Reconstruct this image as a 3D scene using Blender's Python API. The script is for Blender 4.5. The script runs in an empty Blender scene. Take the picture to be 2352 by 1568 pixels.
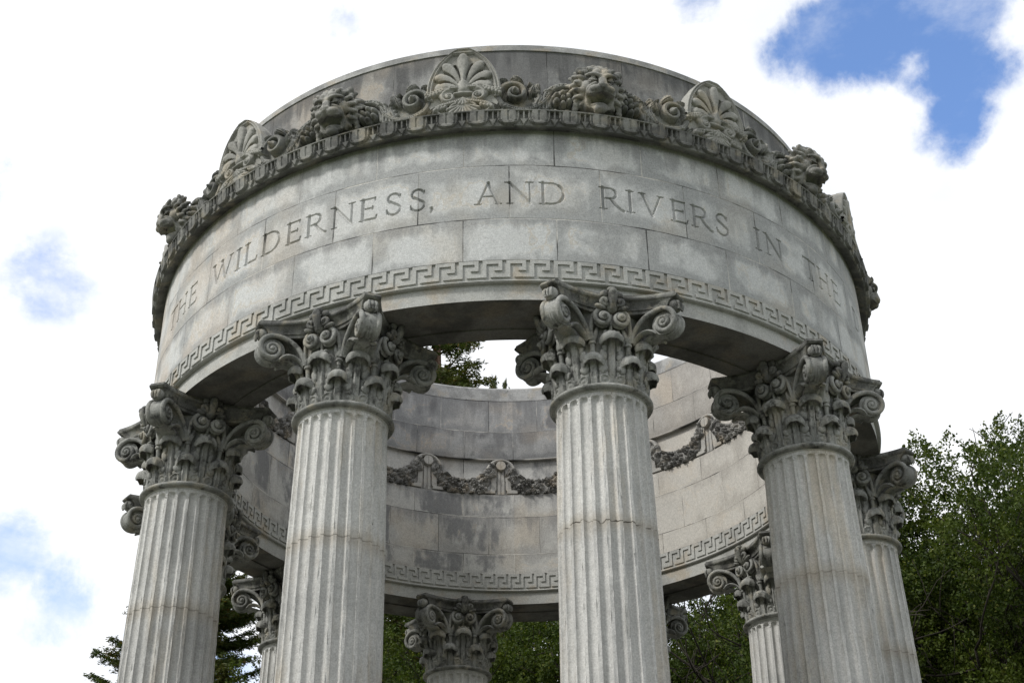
import bpy, math, random
import numpy as np
from mathutils import Vector, Matrix
PI = math.pi
rad = math.radians
S = 4.5                      # outer radius of the temple ring in metres
EYE = 1.6
def Z(z): return EYE + S*z   # heights were measured in ring radii above eye level
scene = bpy.context.scene
col = scene.collection

# ------------------------------------------------------------------ camera
cam_d = bpy.data.cameras.new('camera'); cam = bpy.data.objects.new('camera', cam_d); col.objects.link(cam)
yaw, pitch, roll, fpx = 0.0004, 0.5516, -0.0142, 3193.74
F = Vector((math.sin(yaw)*math.cos(pitch), math.cos(yaw)*math.cos(pitch), math.sin(pitch)))
Rv = Vector((math.cos(yaw), -math.sin(yaw), 0)); Uv = Rv.cross(F)
c_, s_ = math.cos(roll), math.sin(roll)
Ri = c_*Rv + s_*Uv; Ui = -s_*Rv + c_*Uv
CAM = Vector((0, -3.5083*S, EYE))
m = Matrix((Ri, Ui, -F)).transposed().to_4x4(); m.translation = CAM
cam.matrix_world = m
cam_d.sensor_width = 36; cam_d.lens = 36*fpx/2352; cam_d.clip_start = 0.1; cam_d.clip_end = 6000
scene.camera = cam
def pix_dir(x, y):
    v = F*fpx + Ri*(x-1176) - Ui*(y-784)
    return v.normalized()

# ------------------------------------------------------------------ render settings
scene.view_settings.view_transform = 'Standard'; scene.view_settings.look = 'None'
scene.view_settings.gamma = 1; scene.view_settings.exposure = 0.14
scene.view_settings.use_curve_mapping = False

# ------------------------------------------------------------------ node helper
class NT:
    def __init__(s, tree): s.t = tree; s.n = tree.nodes; s.l = tree.links
    def __call__(s, typ, ins=None, **kw):
        nd = s.n.new(typ)
        for k, v in kw.items(): setattr(nd, k, v)
        for k, v in (ins or {}).items():
            if isinstance(v, bpy.types.NodeSocket): s.l.new(v, nd.inputs[k])
            else: nd.inputs[k].default_value = v
        return nd
    def math(s, op, a, b=0.0, c=0.0):
        return s('ShaderNodeMath', {0: a, 1: b, 2: c}, operation=op).outputs[0]
    def vm(s, op, a, b=(0, 0, 0), out=0):
        return s('ShaderNodeVectorMath', {0: a, 1: b}, operation=op).outputs[out]
    def mr(s, v, a, b, c=0.0, d=1.0, smooth=True):
        return s('ShaderNodeMapRange', {0: v, 1: a, 2: b, 3: c, 4: d}, interpolation_type='SMOOTHSTEP' if smooth else 'LINEAR').outputs[0]
    def noise(s, vec, scale, detail=3.0, rough=0.5, dist=0.0):
        return s('ShaderNodeTexNoise', {'Vector': vec, 'Scale': scale, 'Detail': detail, 'Roughness': rough, 'Distortion': dist}).outputs[0]
    def mix(s, f, a, b, blend='MIX'):
        nd = s.n.new('ShaderNodeMix'); nd.data_type = 'RGBA'; nd.blend_type = blend; nd.clamp_factor = True
        for i, v in ((0, f), (6, a), (7, b)):
            if isinstance(v, bpy.types.NodeSocket): s.l.new(v, nd.inputs[i])
            elif i == 0: nd.inputs[0].default_value = v
            else: nd.inputs[i].default_value = tuple(v)+((1,) if len(v) == 3 else ())
        return nd.outputs[2]

# ------------------------------------------------------------------ world: sky with broken cloud
SUN_AZ, SUN_EL = rad(-120), rad(44)     # azimuth from +Y, clockwise: behind the camera, to the left
world = bpy.data.worlds.new('World'); scene.world = world; world.use_nodes = True
N = NT(world.node_tree); N.n.clear()
sky = N('ShaderNodeTexSky', sky_type='NISHITA'); sky.sun_disc = False
sky.sun_elevation = SUN_EL; sky.sun_rotation = SUN_AZ; sky.air_density = 1.0; sky.dust_density = 0.6; sky.ozone_density = 2.5
tc = N('ShaderNodeTexCoord').outputs['Generated']
fb = N('ShaderNodeTexNoise', {'Vector': tc, 'Scale': 8.5, 'Detail': 11.0, 'Roughness': 0.62, 'Distortion': .15}).outputs[0]
fb2 = N('ShaderNodeTexNoise', {'Vector': tc, 'Scale': 4.0, 'Detail': 4.0, 'Roughness': 0.5}).outputs[0]
blobs = [(2140, 30, 170, 1), (2050, 60, 150, 1), (2185, 160, 140, 1), (2190, 265, 110, 1), (1900, 105, 125, 1), (2110, 190, 90, .9), 
         (115, 640, 118, .37), (30, 1270, 120, .85), (150, 1365, 115, .85), (800, 38, 60, .72), (1600, -30, 80, .8),
         (-300, 300, 260, .9), (2900, 900, 300, .8), (1000, -900, 420, 1), (2290, 1430, 90, .6), (470, 1560, 120, .7), (300, 1500, 90, .55)]
acc = None
for (x, y, r, k) in blobs:
    d = pix_dir(x, y)
    dist = N.vm('DISTANCE', tc, tuple(d), out=1)
    v = N.math('MULTIPLY', N.mr(dist, r/3193*1.35, 0, 0, 1, False), k*(1.32 if k > .85 and r > 99 else .95))
    acc = v if acc is None else N.math('MAXIMUM', acc, v)
sep = N('ShaderNodeSeparateXYZ', {0: tc})
gen = N.math('MULTIPLY', N.mr(fb2, .55, .72, 0, .8), N.mr(sep.outputs[1], .25, -.2))
acc = N.math('MAXIMUM', acc, gen)
fld = N.math('ADD', acc, N.math('MULTIPLY', N.math('SUBTRACT', fb, .5), 2.7))
acc = N.math('MULTIPLY', N.math('MULTIPLY', N.mr(fld, .20, .72), N.mr(acc, .0, .22)), N.mr(sep.outputs[0], -.15, .05, .75, 1))
veil = N.mr(N.noise(N.vm('MULTIPLY', tc, (1.0, .6, 1.8)), 9, 9, .62), .40, .68, .0, .50)
acc = N.math('MULTIPLY', acc, N.math('SUBTRACT', 1.0, veil))
dirw = tc
bg_sky = N('ShaderNodeBackground', {'Color': N.mix(1.0, sky.outputs[0], (1.38, 1.50, 1.70), 'MULTIPLY'), 'Strength': 0.15})
cl = N.noise(dirw, 3.2, 6, .55)
right = N.math('ADD', N.mr(sep.outputs[0], -.25, .35), N.mr(sep.outputs[2], .62, .30, 0, .35))
ccol = N.mix(N.math('MULTIPLY', right, N.mr(cl, .35, .62)), (1.06, 1.07, 1.09), (.82, .86, .93))
bg_cl = N('ShaderNodeBackground', {'Color': ccol, 'Strength': 1.0})
mixb = N('ShaderNodeMixShader', {0: acc, 1: bg_cl.outputs[0], 2: bg_sky.outputs[0]})
N.l.new(mixb.outputs[0], N('ShaderNodeOutputWorld').inputs[0])

sun_d = bpy.data.lights.new('sun', 'SUN'); sun = bpy.data.objects.new('sun', sun_d); col.objects.link(sun)
sun_d.energy = 2.7; sun_d.angle = rad(10); sun_d.color = (1.0, .98, .94)
sd = Vector((math.sin(SUN_AZ)*math.cos(SUN_EL), math.cos(SUN_AZ)*math.cos(SUN_EL), math.sin(SUN_EL)))
sun.rotation_euler = sd.to_track_quat('Z', 'Y').to_euler()

# ------------------------------------------------------------------ materials
def new_mat(name):
    mt = bpy.data.materials.new(name); mt.use_nodes = True; n = NT(mt.node_tree); n.n.clear(); return mt, n
def finish(n, colr, rough, height=None, bstr=.5, bdist=.01):
    p = n('ShaderNodeBsdfPrincipled', {'Base Color': colr, 'Roughness': rough, 'Specular IOR Level': .25})
    if height is not None:
        b = n('ShaderNodeBump', {'Height': height, 'Strength': bstr, 'Distance': bdist}); n.l.new(b.outputs[0], p.inputs['Normal'])
    n.l.new(p.outputs[0], n('ShaderNodeOutputMaterial').inputs[0])
def speckle(n, pos, c, amt=.55):
    g = n.noise(pos, 70, 3, .7); g2 = n.noise(pos, 24, 3, .6)
    f = n.math('ADD', n.mr(g, .3, .7, 1-amt*.42, 1+amt*.42, False), n.mr(g2, .3, .7, -amt*.14, amt*.14, False))
    return n.vm('MULTIPLY', c, n('ShaderNodeCombineXYZ', {0: f, 1: f, 2: f}).outputs[0]), g

def stone(name, light, dark, tan, bias=.5, scale=2.2, streak=0.0, grime=(.07, .07, .065), gbias=.66, joint=None, top=0.0, jamp=.0, bs=.45, bd=.008):
    mt, n = new_mat(name)
    pos = n('ShaderNodeNewGeometry').outputs['Position']
    a = n.noise(pos, scale, 6, .6, .3)
    st = n.noise(n.vm('MULTIPLY', pos, (1, 1, .10)), scale*4.5, 4, .6)
    v = n.math('ADD', n.math('MULTIPLY', a, 1-streak), n.math('MULTIPLY', st, streak))
    c = n.mix(n.mr(v, bias-.11, bias+.11), light, dark)
    t = n.mr(n.noise(n.vm('MULTIPLY', n.vm('ADD', pos, (7, 3, 9)), (1, 1, 1-streak*1.5)), scale*1.5, 5, .6), .50, .68, 0, .7)
    c = n.mix(t, c, tan)
    g = n.mr(n.noise(n.vm('ADD', pos, (17, 13, 2)), scale*2.1, 7, .68), gbias-.06, gbias+.09)
    if top > 0:
        nz_ = n('ShaderNodeSeparateXYZ', {0: n('ShaderNodeNewGeometry').outputs['Normal']}).outputs[2]
        up = n.math('MULTIPLY', n.mr(nz_, .1, .8, 0, top), n.mr(a, .35, .6))
        g = n.math('MAXIMUM', g, up)
    c = n.mix(g, c, grime)
    if streak > 0:
        ss = n.mr(n.noise(n.vm('MULTIPLY', n.vm('ADD', pos, (3, 1, 5)), (1, 1, .06)), 9, 4, .6), .58, .72, 0, .62)
        c = n.mix(ss, c, tuple(x*1.4 for x in grime))
    c, h = speckle(n, pos, c)
    hh = n.math('ADD', n.math('MULTIPLY', h, .6), n.noise(pos, 16, 4, .6))
    if joint is not None:      # a drum joint across the shaft
        o = n('ShaderNodeSeparateXYZ', {0: pos}).outputs[2]
        w = n.math('MULTIPLY', n.math('SUBTRACT', n.noise(pos, 3.5, 3, .6), .5), jamp)
        dz = n.math('ABSOLUTE', n.math('ADD', n.math('SUBTRACT', o, joint), w))
        line = n.mr(dz, .010, .003)
        c = n.vm('MULTIPLY', c, n('ShaderNodeMix', {0: n.mr(n.math('ADD', n.math('SUBTRACT', o, joint), w), .004, -.004), 2: 1.04, 3: .93}).outputs[0])
        halo = n.mr(dz, .16, .0, 0, .40)
        c = n.mix(halo, c, (.30, .25, .18)); c = n.mix(n.math('MULTIPLY', line, n.mr(n.noise(pos, 5, 2), .40, .56, .10, .30+jamp*2)), c, (.06, .05, .04))
        hh = n.math('SUBTRACT', hh, n.math('MULTIPLY', line, 1.5))
    finish(n, c, .92, hh, bs, bd)
    return mt

def block(name, light, dark, tan, deep, bias=.5, deep_bias=.6, edge=.5, inner=False, drips=()):
    """ashlar: integer lines of the UV map are joints; odd courses are shifted half a block"""
    mt, n = new_mat(name)
    pos = n('ShaderNodeNewGeometry').outputs['Position']
    uv = n('ShaderNodeSeparateXYZ', {0: n('ShaderNodeUVMap').outputs[0]}); u, v = uv.outputs[0], uv.outputs[1]
    row = n.math('FLOOR', v)
    u2 = n.math('ADD', u, n.math('MULTIPLY', n.math('MODULO', row, 2.0), .5))
    wob = n.math('MULTIPLY', n.math('SUBTRACT', n.noise(pos, 5, 3), .5), .012)
    fu = n.math('FRACT', u2); fv = n.math('FRACT', v)
    du = n.math('MULTIPLY', n.math('MINIMUM', fu, n.math('SUBTRACT', 1.0, fu)), .94)
    dv = n.math('MULTIPLY', n.math('MINIMUM', fv, n.math('SUBTRACT', 1.0, fv)), .55)
    d = n.math('MINIMUM', du, dv); dw = n.math('ADD', d, wob)
    wn = n('ShaderNodeTexWhiteNoise', {'Vector': n('ShaderNodeCombineXYZ', {0: n.math('FLOOR', u2), 1: row}).outputs[0]}, noise_dimensions='2D')
    br = wn.outputs[0]
    wsep = n('ShaderNodeSeparateXYZ', {0: wn.outputs[1]})
    a = n.noise(pos, 1.9, 6, .6, .5)
    a2 = n.noise(n.vm('MULTIPLY', pos, (1, 1, .35)), 4.2, 5, .62)
    e = n.mr(d, 0, .17, edge*.22, 0)
    val = n.math('ADD', n.math('ADD', n.math('MULTIPLY', a, .6), n.math('MULTIPLY', a2, .4)), e)
    val = n.math('ADD', val, n.math('MULTIPLY', n.math('SUBTRACT', br, .5), .14))
    c = n.mix(n.mr(val, bias-.05, bias+.12), light, dark)
    tide = n.math('MULTIPLY', n.mr(n.math('ABSOLUTE', n.math('SUBTRACT', val, bias-.02)), .022, .0, 0, .55), n.mr(n.noise(pos, 1.1, 3), .44, .60))
    c = n.mix(tide, c, tan)
    tn = n.math('MULTIPLY', n.mr(n.noise(n.vm('ADD', pos, (5, 9, 1)), 1.3, 3, .5), .48, .68, 0, .5), n.mr(wsep.outputs[1], .2, .8, .25, 1))
    c = n.mix(tn, c, tan)
    # sooty patches inside some blocks
    db = n.noise(n.vm('MULTIPLY', n.vm('ADD', pos, (11, 2, 4)), (1, 1, .45)), 2.6, 6, .62)
    dmask = n.mr(n.math('SUBTRACT', n.math('ADD', db, n.math('MULTIPLY', n.math('SUBTRACT', wsep.outputs[2], .5), .20)), n.mr(d, .07, .0, 0, .10)), deep_bias-.03, deep_bias+.085)
    if not inner:
        c = n.mix(n.math('MULTIPLY', n.mr(n('ShaderNodeSeparateXYZ', {0: pos}).outputs[0], -1.0, -4.2, 0, .45), n.mr(n.noise(n.vm('ADD', pos, (2, 8, 3)), 1.6, 4, .55), .40, .60)), c, (.46, .385, .31))  # patchy tan growing towards the left paints warm sunlight into the stone colour
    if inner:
        px_ = n('ShaderNodeSeparateXYZ', {0: pos}).outputs[0]; dmask = n.math('MULTIPLY', dmask, n.mr(px_, 1.3, .5, .06, 1)); c = n.mix(n.mr(px_, .6, 2.2, 0, .36), c, (.46, .415, .35))  # beige over the right side is its warm sunlight put into the colour
    c = n.mix(n.math('MULTIPLY', dmask, .85), c, deep)
    zz_ = n('ShaderNodeSeparateXYZ', {0: pos}).outputs[2]
    for ztop, ln in drips:
        s1 = n.noise(n.vm('MULTIPLY', pos, (1, 1, .07)), 5.5, 5, .62); near = n.math('MULTIPLY', n.mr(zz_, ztop-ln, ztop, 0, .16), n.mr(zz_, ztop+.01, ztop, 0, 1, False))
        dk = n.math('MULTIPLY', n.mr(n.math('ADD', s1, near), .56, .70), n.mr(zz_, ztop-ln*1.3, ztop-ln*.2, 0, .62)); dk = n.math('MULTIPLY', dk, n.mr(zz_, ztop+.012, ztop+.002, 0, 1, False))
        if inner: dk = n.math('MULTIPLY', dk, n.mr(n('ShaderNodeSeparateXYZ', {0: pos}).outputs[0], 1.6, .2, .15, .85))
        c = n.mix(dk, c, deep)
    line = n.mr(dw, .0075, .0025)
    lc = n.mix(n.mr(n.noise(pos, 1.3, 3), .42, .56), (.50, .48, .44), (.05, .05, .048))
    c = n.mix(n.math('MULTIPLY', line, n.mr(n.noise(pos, 2.7, 3), .36, .56, .25, .95)), c, lc)
    c, h = speckle(n, pos, c)
    hh = n.math('SUBTRACT', n.math('ADD', n.math('MULTIPLY', h, .5), n.noise(pos, 9, 4, .6)), n.math('MULTIPLY', line, 1.6))
    finish(n, c, .93, hh, .4, .008)
    return mt

M = {}
M['wall'] = block('pale_ashlar', (.49, .495, .487), (.315, .32, .316), (.44, .39, .315), (.24, .24, .237), .525, .72, drips=((Z(2.123), .42), (Z(1.8663), .22)), edge=.72)
M['attic'] = block('weathered_ashlar', (.28, .28, .27), (.15, .15, .148), (.34, .29, .23), (.085, .085, .085), .44, .56, drips=((Z(2.4392), .5),))
M['inner_low'] = block('inner_ashlar', (.44, .435, .415), (.32, .315, .30), (.45, .39, .31), (.17, .172, .175), .54, .56, inner=True, drips=((Z(2.0462), .45), (Z(1.9618), .4)))
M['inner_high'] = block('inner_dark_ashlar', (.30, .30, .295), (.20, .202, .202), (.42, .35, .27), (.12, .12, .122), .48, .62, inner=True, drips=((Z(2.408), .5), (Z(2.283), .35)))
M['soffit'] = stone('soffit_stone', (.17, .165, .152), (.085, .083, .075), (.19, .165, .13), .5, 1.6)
M['fret'] = stone('fret_stone', (.39, .39, .37), (.28, .28, .265), (.38, .33, .26), .56, 2.0, gbias=.74)
M['cornice'] = stone('cornice_stone', (.225, .225, .208), (.105, .105, .10), (.29, .26, .20), .48, 2.6, gbias=.60)
M['ornament'] = stone('ornament_stone', (.245, .245, .228), (.125, .127, .12), (.33, .29, .22), .50, 2.4, gbias=.58, top=.5, bs=.7, bd=.011)
M['antefix'] = stone('antefix_stone', (.33, .325, .30), (.22, .217, .20), (.37, .325, .25), .56, 2.2, gbias=.70, top=.3)
M['lion'] = stone('lion_stone', (.285, .28, .26), (.14, .14, .13), (.38, .335, .26), .50, 3.2, gbias=.62, top=.3, bs=.6, bd=.008)
M['garland'] = stone('garland_stone', (.255, .25, .235), (.14, .138, .132), (.38, .33, .26), .52, 3.0, gbias=.62)
SH = ((.50, .495, .475), (.37, .368, .355), (.46, .41, .335), .53, 1.6, .5, (.20, .198, .18), .72)
M['shaft'] = stone('shaft_stone', *SH, joint=Z(1.135), jamp=.03)
M['shaft_cracked'] = stone('cracked_shaft_stone', *SH, joint=Z(1.135), jamp=.30)
M['capital'] = stone('capital_stone', (.325, .325, .305), (.175, .177, .166), (.33, .30, .235), .49, 3.0, .25, gbias=.57, top=.25, bs=.7, bd=.011)
M['abacus'] = stone('abacus_stone', (.24, .24, .215), (.12, .12, .115), (.28, .25, .19), .47, 3.6, gbias=.53, top=.3, bs=.7, bd=.011)
M['podium'] = stone('podium_stone', (.22, .215, .20), (.13, .13, .12), (.20, .17, .13), .52, 1.0)
M['coping'] = stone('coping_stone', (.35, .35, .34), (.22, .22, .215), (.34, .30, .24), .50, 2.6, gbias=.66)

# ------------------------------------------------------------------ mesh helpers
class MB:
    def __init__(s): s.v = []; s.f = []; s.n = 0
    def add(s, v, f):
        v = np.asarray(v, float).reshape(-1, 3); s.v.append(v)
        for arr in (f if isinstance(f, list) and len(f) and isinstance(f[0], np.ndarray) else [np.asarray(f)]):
            if len(arr): s.f.append(arr + s.n)
        s.n += len(v); return s
    def grid(s, P, closed_u=False, closed_v=False, flip=False):
        """P: (nu, nv, 3)"""
        s.add(P.reshape(-1, 3), [gridfaces(P.shape[0], P.shape[1], closed_u, closed_v, flip)]); return s
    def verts(s): return np.concatenate(s.v)
def gridfaces(nu, nv, cu=False, cv=False, flip=False):
    a = np.arange(nu*nv).reshape(nu, nv)
    if cu: a = np.vstack([a, a[:1]])
    if cv: a = np.hstack([a, a[:, :1]])
    q = np.stack([a[:-1, :-1], a[1:, :-1], a[1:, 1:], a[:-1, 1:]], -1).reshape(-1, 4)
    return q[:, ::-1] if flip else q
def make_mesh(name, V, faces, uv=None, smooth=True):
    me = bpy.data.meshes.new(name)
    V = np.ascontiguousarray(V, np.float32)
    me.vertices.add(len(V)); me.vertices.foreach_set('co', V.ravel())
    tot = np.concatenate([np.full(len(f), f.shape[1], np.int32) for f in faces])
    idx = np.concatenate([f.ravel() for f in faces]).astype(np.int32)
    st = np.zeros(len(tot), np.int32); st[1:] = np.cumsum(tot)[:-1]
    me.loops.add(len(idx)); me.loops.foreach_set('vertex_index', idx)
    me.polygons.add(len(tot)); me.polygons.foreach_set('loop_start', st)
    me.polygons.foreach_set('use_smooth', np.full(len(tot), smooth))
    if uv is not None:
        l = me.uv_layers.new(name='UVMap'); l.data.foreach_set('uv', np.ascontiguousarray(uv[idx], np.float32).ravel())
    me.update(calc_edges=True); me.validate()
    return me
def mesh_of(name, mb, mat, smooth=True, uv=None, sharp=None):
    me = make_mesh(name, mb.verts(), mb.f, uv, smooth); me.materials.append(mat)
    if sharp: me.set_sharp_from_angle(angle=rad(sharp))
    return me
def link(name, me, parent=None, loc=(0, 0, 0), rz=0.0, group=None):
    o = bpy.data.objects.new(name, me); col.objects.link(o); o.parent = parent
    o.location = loc; o.rotation_euler = (0, 0, rz)
    if group: o['group'] = group
    return o
def tube(pts, r, ns=10, cap=True):
    P = np.asarray(pts, float); n = len(P); r = np.broadcast_to(np.asarray(r, float), (n,))
    T = np.gradient(P, axis=0); T /= np.linalg.norm(T, axis=1, keepdims=True)+1e-12
    up = np.array([0, 0, 1.]) if abs(T[0, 2]) < .9 else np.array([1., 0, 0])
    A = np.cross(T[0], up); A /= np.linalg.norm(A); rings = []
    for i in range(n):
        A = A - T[i]*(A@T[i]); A /= np.linalg.norm(A)+1e-12; B = np.cross(T[i], A)
        an = np.linspace(0, 2*PI, ns, endpoint=False)
        rings.append(P[i]+r[i]*(np.cos(an)[:, None]*A+np.sin(an)[:, None]*B))
    V = np.array(rings).reshape(-1, 3); f = [gridfaces(n, ns, False, True)]
    if cap:
        V = np.vstack([V, P[:1], P[-1:]]); k = n*ns; i = np.arange(ns); j = (i+1) % ns
        f.append(np.stack([i, j, np.full(ns, k)], 1)); f.append(np.stack([(n-1)*ns+j, (n-1)*ns+i, np.full(ns, k+1)], 1))
    return V, f
def ellipsoid(c, r, nu=16, nv=10, rot=None):
    th = np.linspace(0, 2*PI, nu, endpoint=False); ph = np.linspace(-PI/2+.001, PI/2-.001, nv)
    T, Pp = np.meshgrid(th, ph, indexing='ij')
    V = np.stack([np.cos(T)*np.cos(Pp), np.sin(T)*np.cos(Pp), np.sin(Pp)], -1)*np.array(r)
    V = V.reshape(-1, 3)
    if rot is not None: V = V@np.array(rot.to_matrix() if hasattr(rot, 'to_matrix') else rot).T
    return V+np.array(c), [gridfaces(nu, nv, True, False)]
def sweep(pts, sec_u, sec_v, side, wu, wv):
    """closed section (sec_u, sec_v) swept along pts; 'side' is the fixed lateral axis"""
    P = np.asarray(pts, float); n = len(P)
    T = np.gradient(P, axis=0); T /= np.linalg.norm(T, axis=1, keepdims=True)+1e-12
    side = np.broadcast_to(np.asarray(side, float), (n, 3)); Nn = np.cross(T, side); Nn /= np.linalg.norm(Nn, axis=1, keepdims=True)+1e-12
    wu = np.broadcast_to(wu, (n,)); wv = np.broadcast_to(wv, (n,))
    R_ = P[:, None]+side[:, None]*(np.asarray(sec_u)[None, :, None]*wu[:, None, None])+Nn[:, None]*(np.asarray(sec_v)[None, :, None]*wv[:, None, None])
    k = len(sec_u); V = R_.reshape(-1, 3); f = [gridfaces(n, k, False, True)]
    V = np.vstack([V, P[:1], P[-1:]]); i = np.arange(k); j = (i+1) % k
    f.append(np.stack([i, j, np.full(k, n*k)], 1)); f.append(np.stack([(n-1)*k+j, (n-1)*k+i, np.full(k, n*k+1)], 1))
    return V, f
def bez(*p, n=12):
    p = np.array(p, float); t = np.linspace(0, 1, n)[:, None]
    if len(p) == 3: return (1-t)**2*p[0]+2*t*(1-t)*p[1]+t*t*p[2]
    return (1-t)**3*p[0]+3*t*(1-t)**2*p[1]+3*t*t*(1-t)*p[2]+t**3*p[3]
def spiral2(cx, cy, r0, r1, a0, turns, n=48):
    t = np.linspace(0, 1, n); a = a0+turns*2*PI*t; r = r0*(r1/r0)**t
    return np.stack([cx+r*np.cos(a), cy+r*np.sin(a)], 1)

# relief: a height field built from strokes and domes -------------------------
class Relief:
    def __init__(s, x0, x1, y0, y1, res):
        nx = int((x1-x0)/res)+1; ny = int((y1-y0)/res)+1
        s.X, s.Y = np.meshgrid(np.linspace(x0, x1, nx), np.linspace(y0, y1, ny), indexing='ij'); s.h = np.zeros_like(s.X)
    def _put(s, sl, h): s.h[sl] = np.maximum(s.h[sl], h)
    def _win(s, xa, xb, ya, yb):
        xs = s.X[:, 0]; ys = s.Y[0]
        return (slice(max(np.searchsorted(xs, xa)-1, 0), np.searchsorted(xs, xb)+1), slice(max(np.searchsorted(ys, ya)-1, 0), np.searchsorted(ys, yb)+1))
    def stroke(s, pts, r, H, base=0.0, power=.5, groove=0.0):
        P = np.asarray(pts, float); n = len(P); r = np.broadcast_to(np.asarray(r, float), (n,)); H = np.broadcast_to(np.asarray(H, float), (n,))
        for i in range(n-1):
            a, b = P[i], P[i+1]; rm = max(r[i], r[i+1])
            sl = s._win(min(a[0], b[0])-rm, max(a[0], b[0])+rm, min(a[1], b[1])-rm, max(a[1], b[1])+rm)
            X = s.X[sl]; Y = s.Y[sl]
            if X.size == 0: continue
            d = b-a; L = d@d+1e-12; t = np.clip(((X-a[0])*d[0]+(Y-a[1])*d[1])/L, 0, 1)
            q = np.hypot(X-a[0]-t*d[0], Y-a[1]-t*d[1])/(r[i]+(r[i+1]-r[i])*t)
            hh = H[i]+(H[i+1]-H[i])*t
            pr = np.clip(1-q*q, 0, 1)**power
            if groove: pr = pr-groove*np.exp(-(q/.22)**2)
            s._put(sl, np.where(q < 1, base+hh*pr, 0))
    def dome(s, cx, cy, rx, ry, H, rot=0.0, base=0.0, power=.5, groove=0.0, dimple=0.0):
        R_ = max(rx, ry); sl = s._win(cx-R_, cx+R_, cy-R_, cy+R_); X = s.X[sl]-cx; Y = s.Y[sl]-cy
        if X.size == 0: return
        c, n_ = math.cos(rot), math.sin(rot); a = (X*c+Y*n_)/rx; b = (-X*n_+Y*c)/ry; q = a*a+b*b
        pr = np.clip(1-q, 0, 1)**power
        if groove: pr = pr-groove*np.exp(-(b/.2)**2)
        if dimple: pr = pr-dimple*np.exp(-q/.06)
        s._put(sl, np.where(q < 1, base+H*pr, 0))
    def flower(s, cx, cy, R_, H, n=5, rot=0.0, base=0.0):
        for k in range(n):
            a = rot+2*PI*k/n
            s.dome(cx+R_*.6*math.cos(a), cy+R_*.6*math.sin(a), R_*.48, R_*.36, H*.8, a, base, .5, .25)
        s.dome(cx, cy, R_*.26, R_*.26, H*1.1, 0, base, .5, 0, .3)
    def leaf(s, x0, y0, x1, y1, w, H, base=0.0):
        """lobed leaf from (x0,y0) to (x1,y1)"""
        a = math.atan2(y1-y0, x1-x0); L = math.hypot(x1-x0, y1-y0)
        for k, (t, sd, ln, wd) in enumerate([(0.25, 1, .5, .25), (.25, -1, .5, .25), (.5, 1, .5, .25), (.5, -1, .5, .25), (.72, 1, .38, .2), (.72, -1, .38, .2)]):
            b = a+sd*.75; q = ln*w*1.3
            s.dome(x0+t*L*math.cos(a)+q*.6*math.cos(b), y0+t*L*math.sin(a)+q*.6*math.sin(b), q, wd*w*1.5, H*.75, b, base, .5, .25)
        s.dome((x0+x1)/2, (y0+y1)/2, L*.55, w*.42, H, a, base, .5, .3)
    def mesh(s, mb, wrap, thr=1e-4, back=None):
        """outer sheet at wrap(x, y, h); quads entirely outside the figure are dropped"""
        nx, ny = s.X.shape; P = wrap(s.X, s.Y, s.h); V = P.reshape(-1, 3); q = gridfaces(nx, ny)
        hv = s.h.reshape(-1); keep = (hv[q] > thr).any(1); q = q[keep]
        used = np.unique(q); mp = np.full(len(V), -1); mp[used] = np.arange(len(used))
        mb.add(V[used], [mp[q]]); return mb

# ------------------------------------------------------------------ temple
GROUP = None
temple = bpy.data.objects.new('round_temple', None); col.objects.link(temple); temple.location = (0, 0, 0)
temple['label'] = 'round open stone temple ring with carved lions and an inscription, carried on fluted Corinthian columns'
temple['category'] = 'temple'

def ring(name, prof, mat, th0=-180.0, th1=180.0, step=1.0, uvs=None, sharp=30, smooth=True, parent=temple, urate=12.0, uoff=0.0):
    """lathe of a profile of (radius, height) in ring radii, from angle th0 to th1 (degrees, 0 faces the camera)"""
    n = int(round((th1-th0)/step))+1; th = np.radians(np.linspace(th0, th1, n)); pr = np.array(prof, float)
    rows = []; vv = []
    for i, (r, z) in enumerate(pr[:, :2]): rows.append((r, z)); vv.append(uvs[i] if uvs is not None else 0)
    rows = np.array(rows)
    P = np.stack([np.sin(th)[:, None]*rows[:, 0]*S, -np.cos(th)[:, None]*rows[:, 0]*S, np.broadcast_to(Z(rows[:, 1]), (n, len(rows)))], -1)
    mb = MB().grid(P)
    uv = np.stack([np.broadcast_to((np.degrees(th)/urate+uoff)[:, None], (n, len(rows))), np.broadcast_to(np.array(vv), (n, len(rows)))], -1).reshape(-1, 2)
    return link(name, mesh_of(name, mb, mat, smooth, uv, sharp), parent)

# outer wall, courses at their measured heights.  v: 1..2 lowest course, 2..3 inscription, 3..4 upper
zc = [1.7533, 1.8663, 2.0176, 2.118]
A0, A1 = -70.0, 72.0; LB, LT = 1.892, 1.985     # the carved patch of the middle course
ring('lower_course', [(1, zc[0]), (1, zc[1])], M['wall'], uvs=[1, 2], uoff=.0)
ring('upper_course', [(1, zc[2]), (1, zc[3]), (1.0, 2.1253)], M['wall'], uvs=[3, 3.9, 4])
def vmid(z): return 2+(z-zc[1])/(zc[2]-zc[1])
ring('inscription_course', [(1, zc[1]), (1, LB)], M['wall'], uvs=[2, vmid(LB)])
ring('inscription_course', [(1, LT), (1, zc[2])], M['wall'], uvs=[vmid(LT), 3])
ring('inscription_course', [(1, LB), (1, LT)], M['wall'], A1, 360+A0, uvs=[vmid(LB), vmid(LT)])
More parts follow.
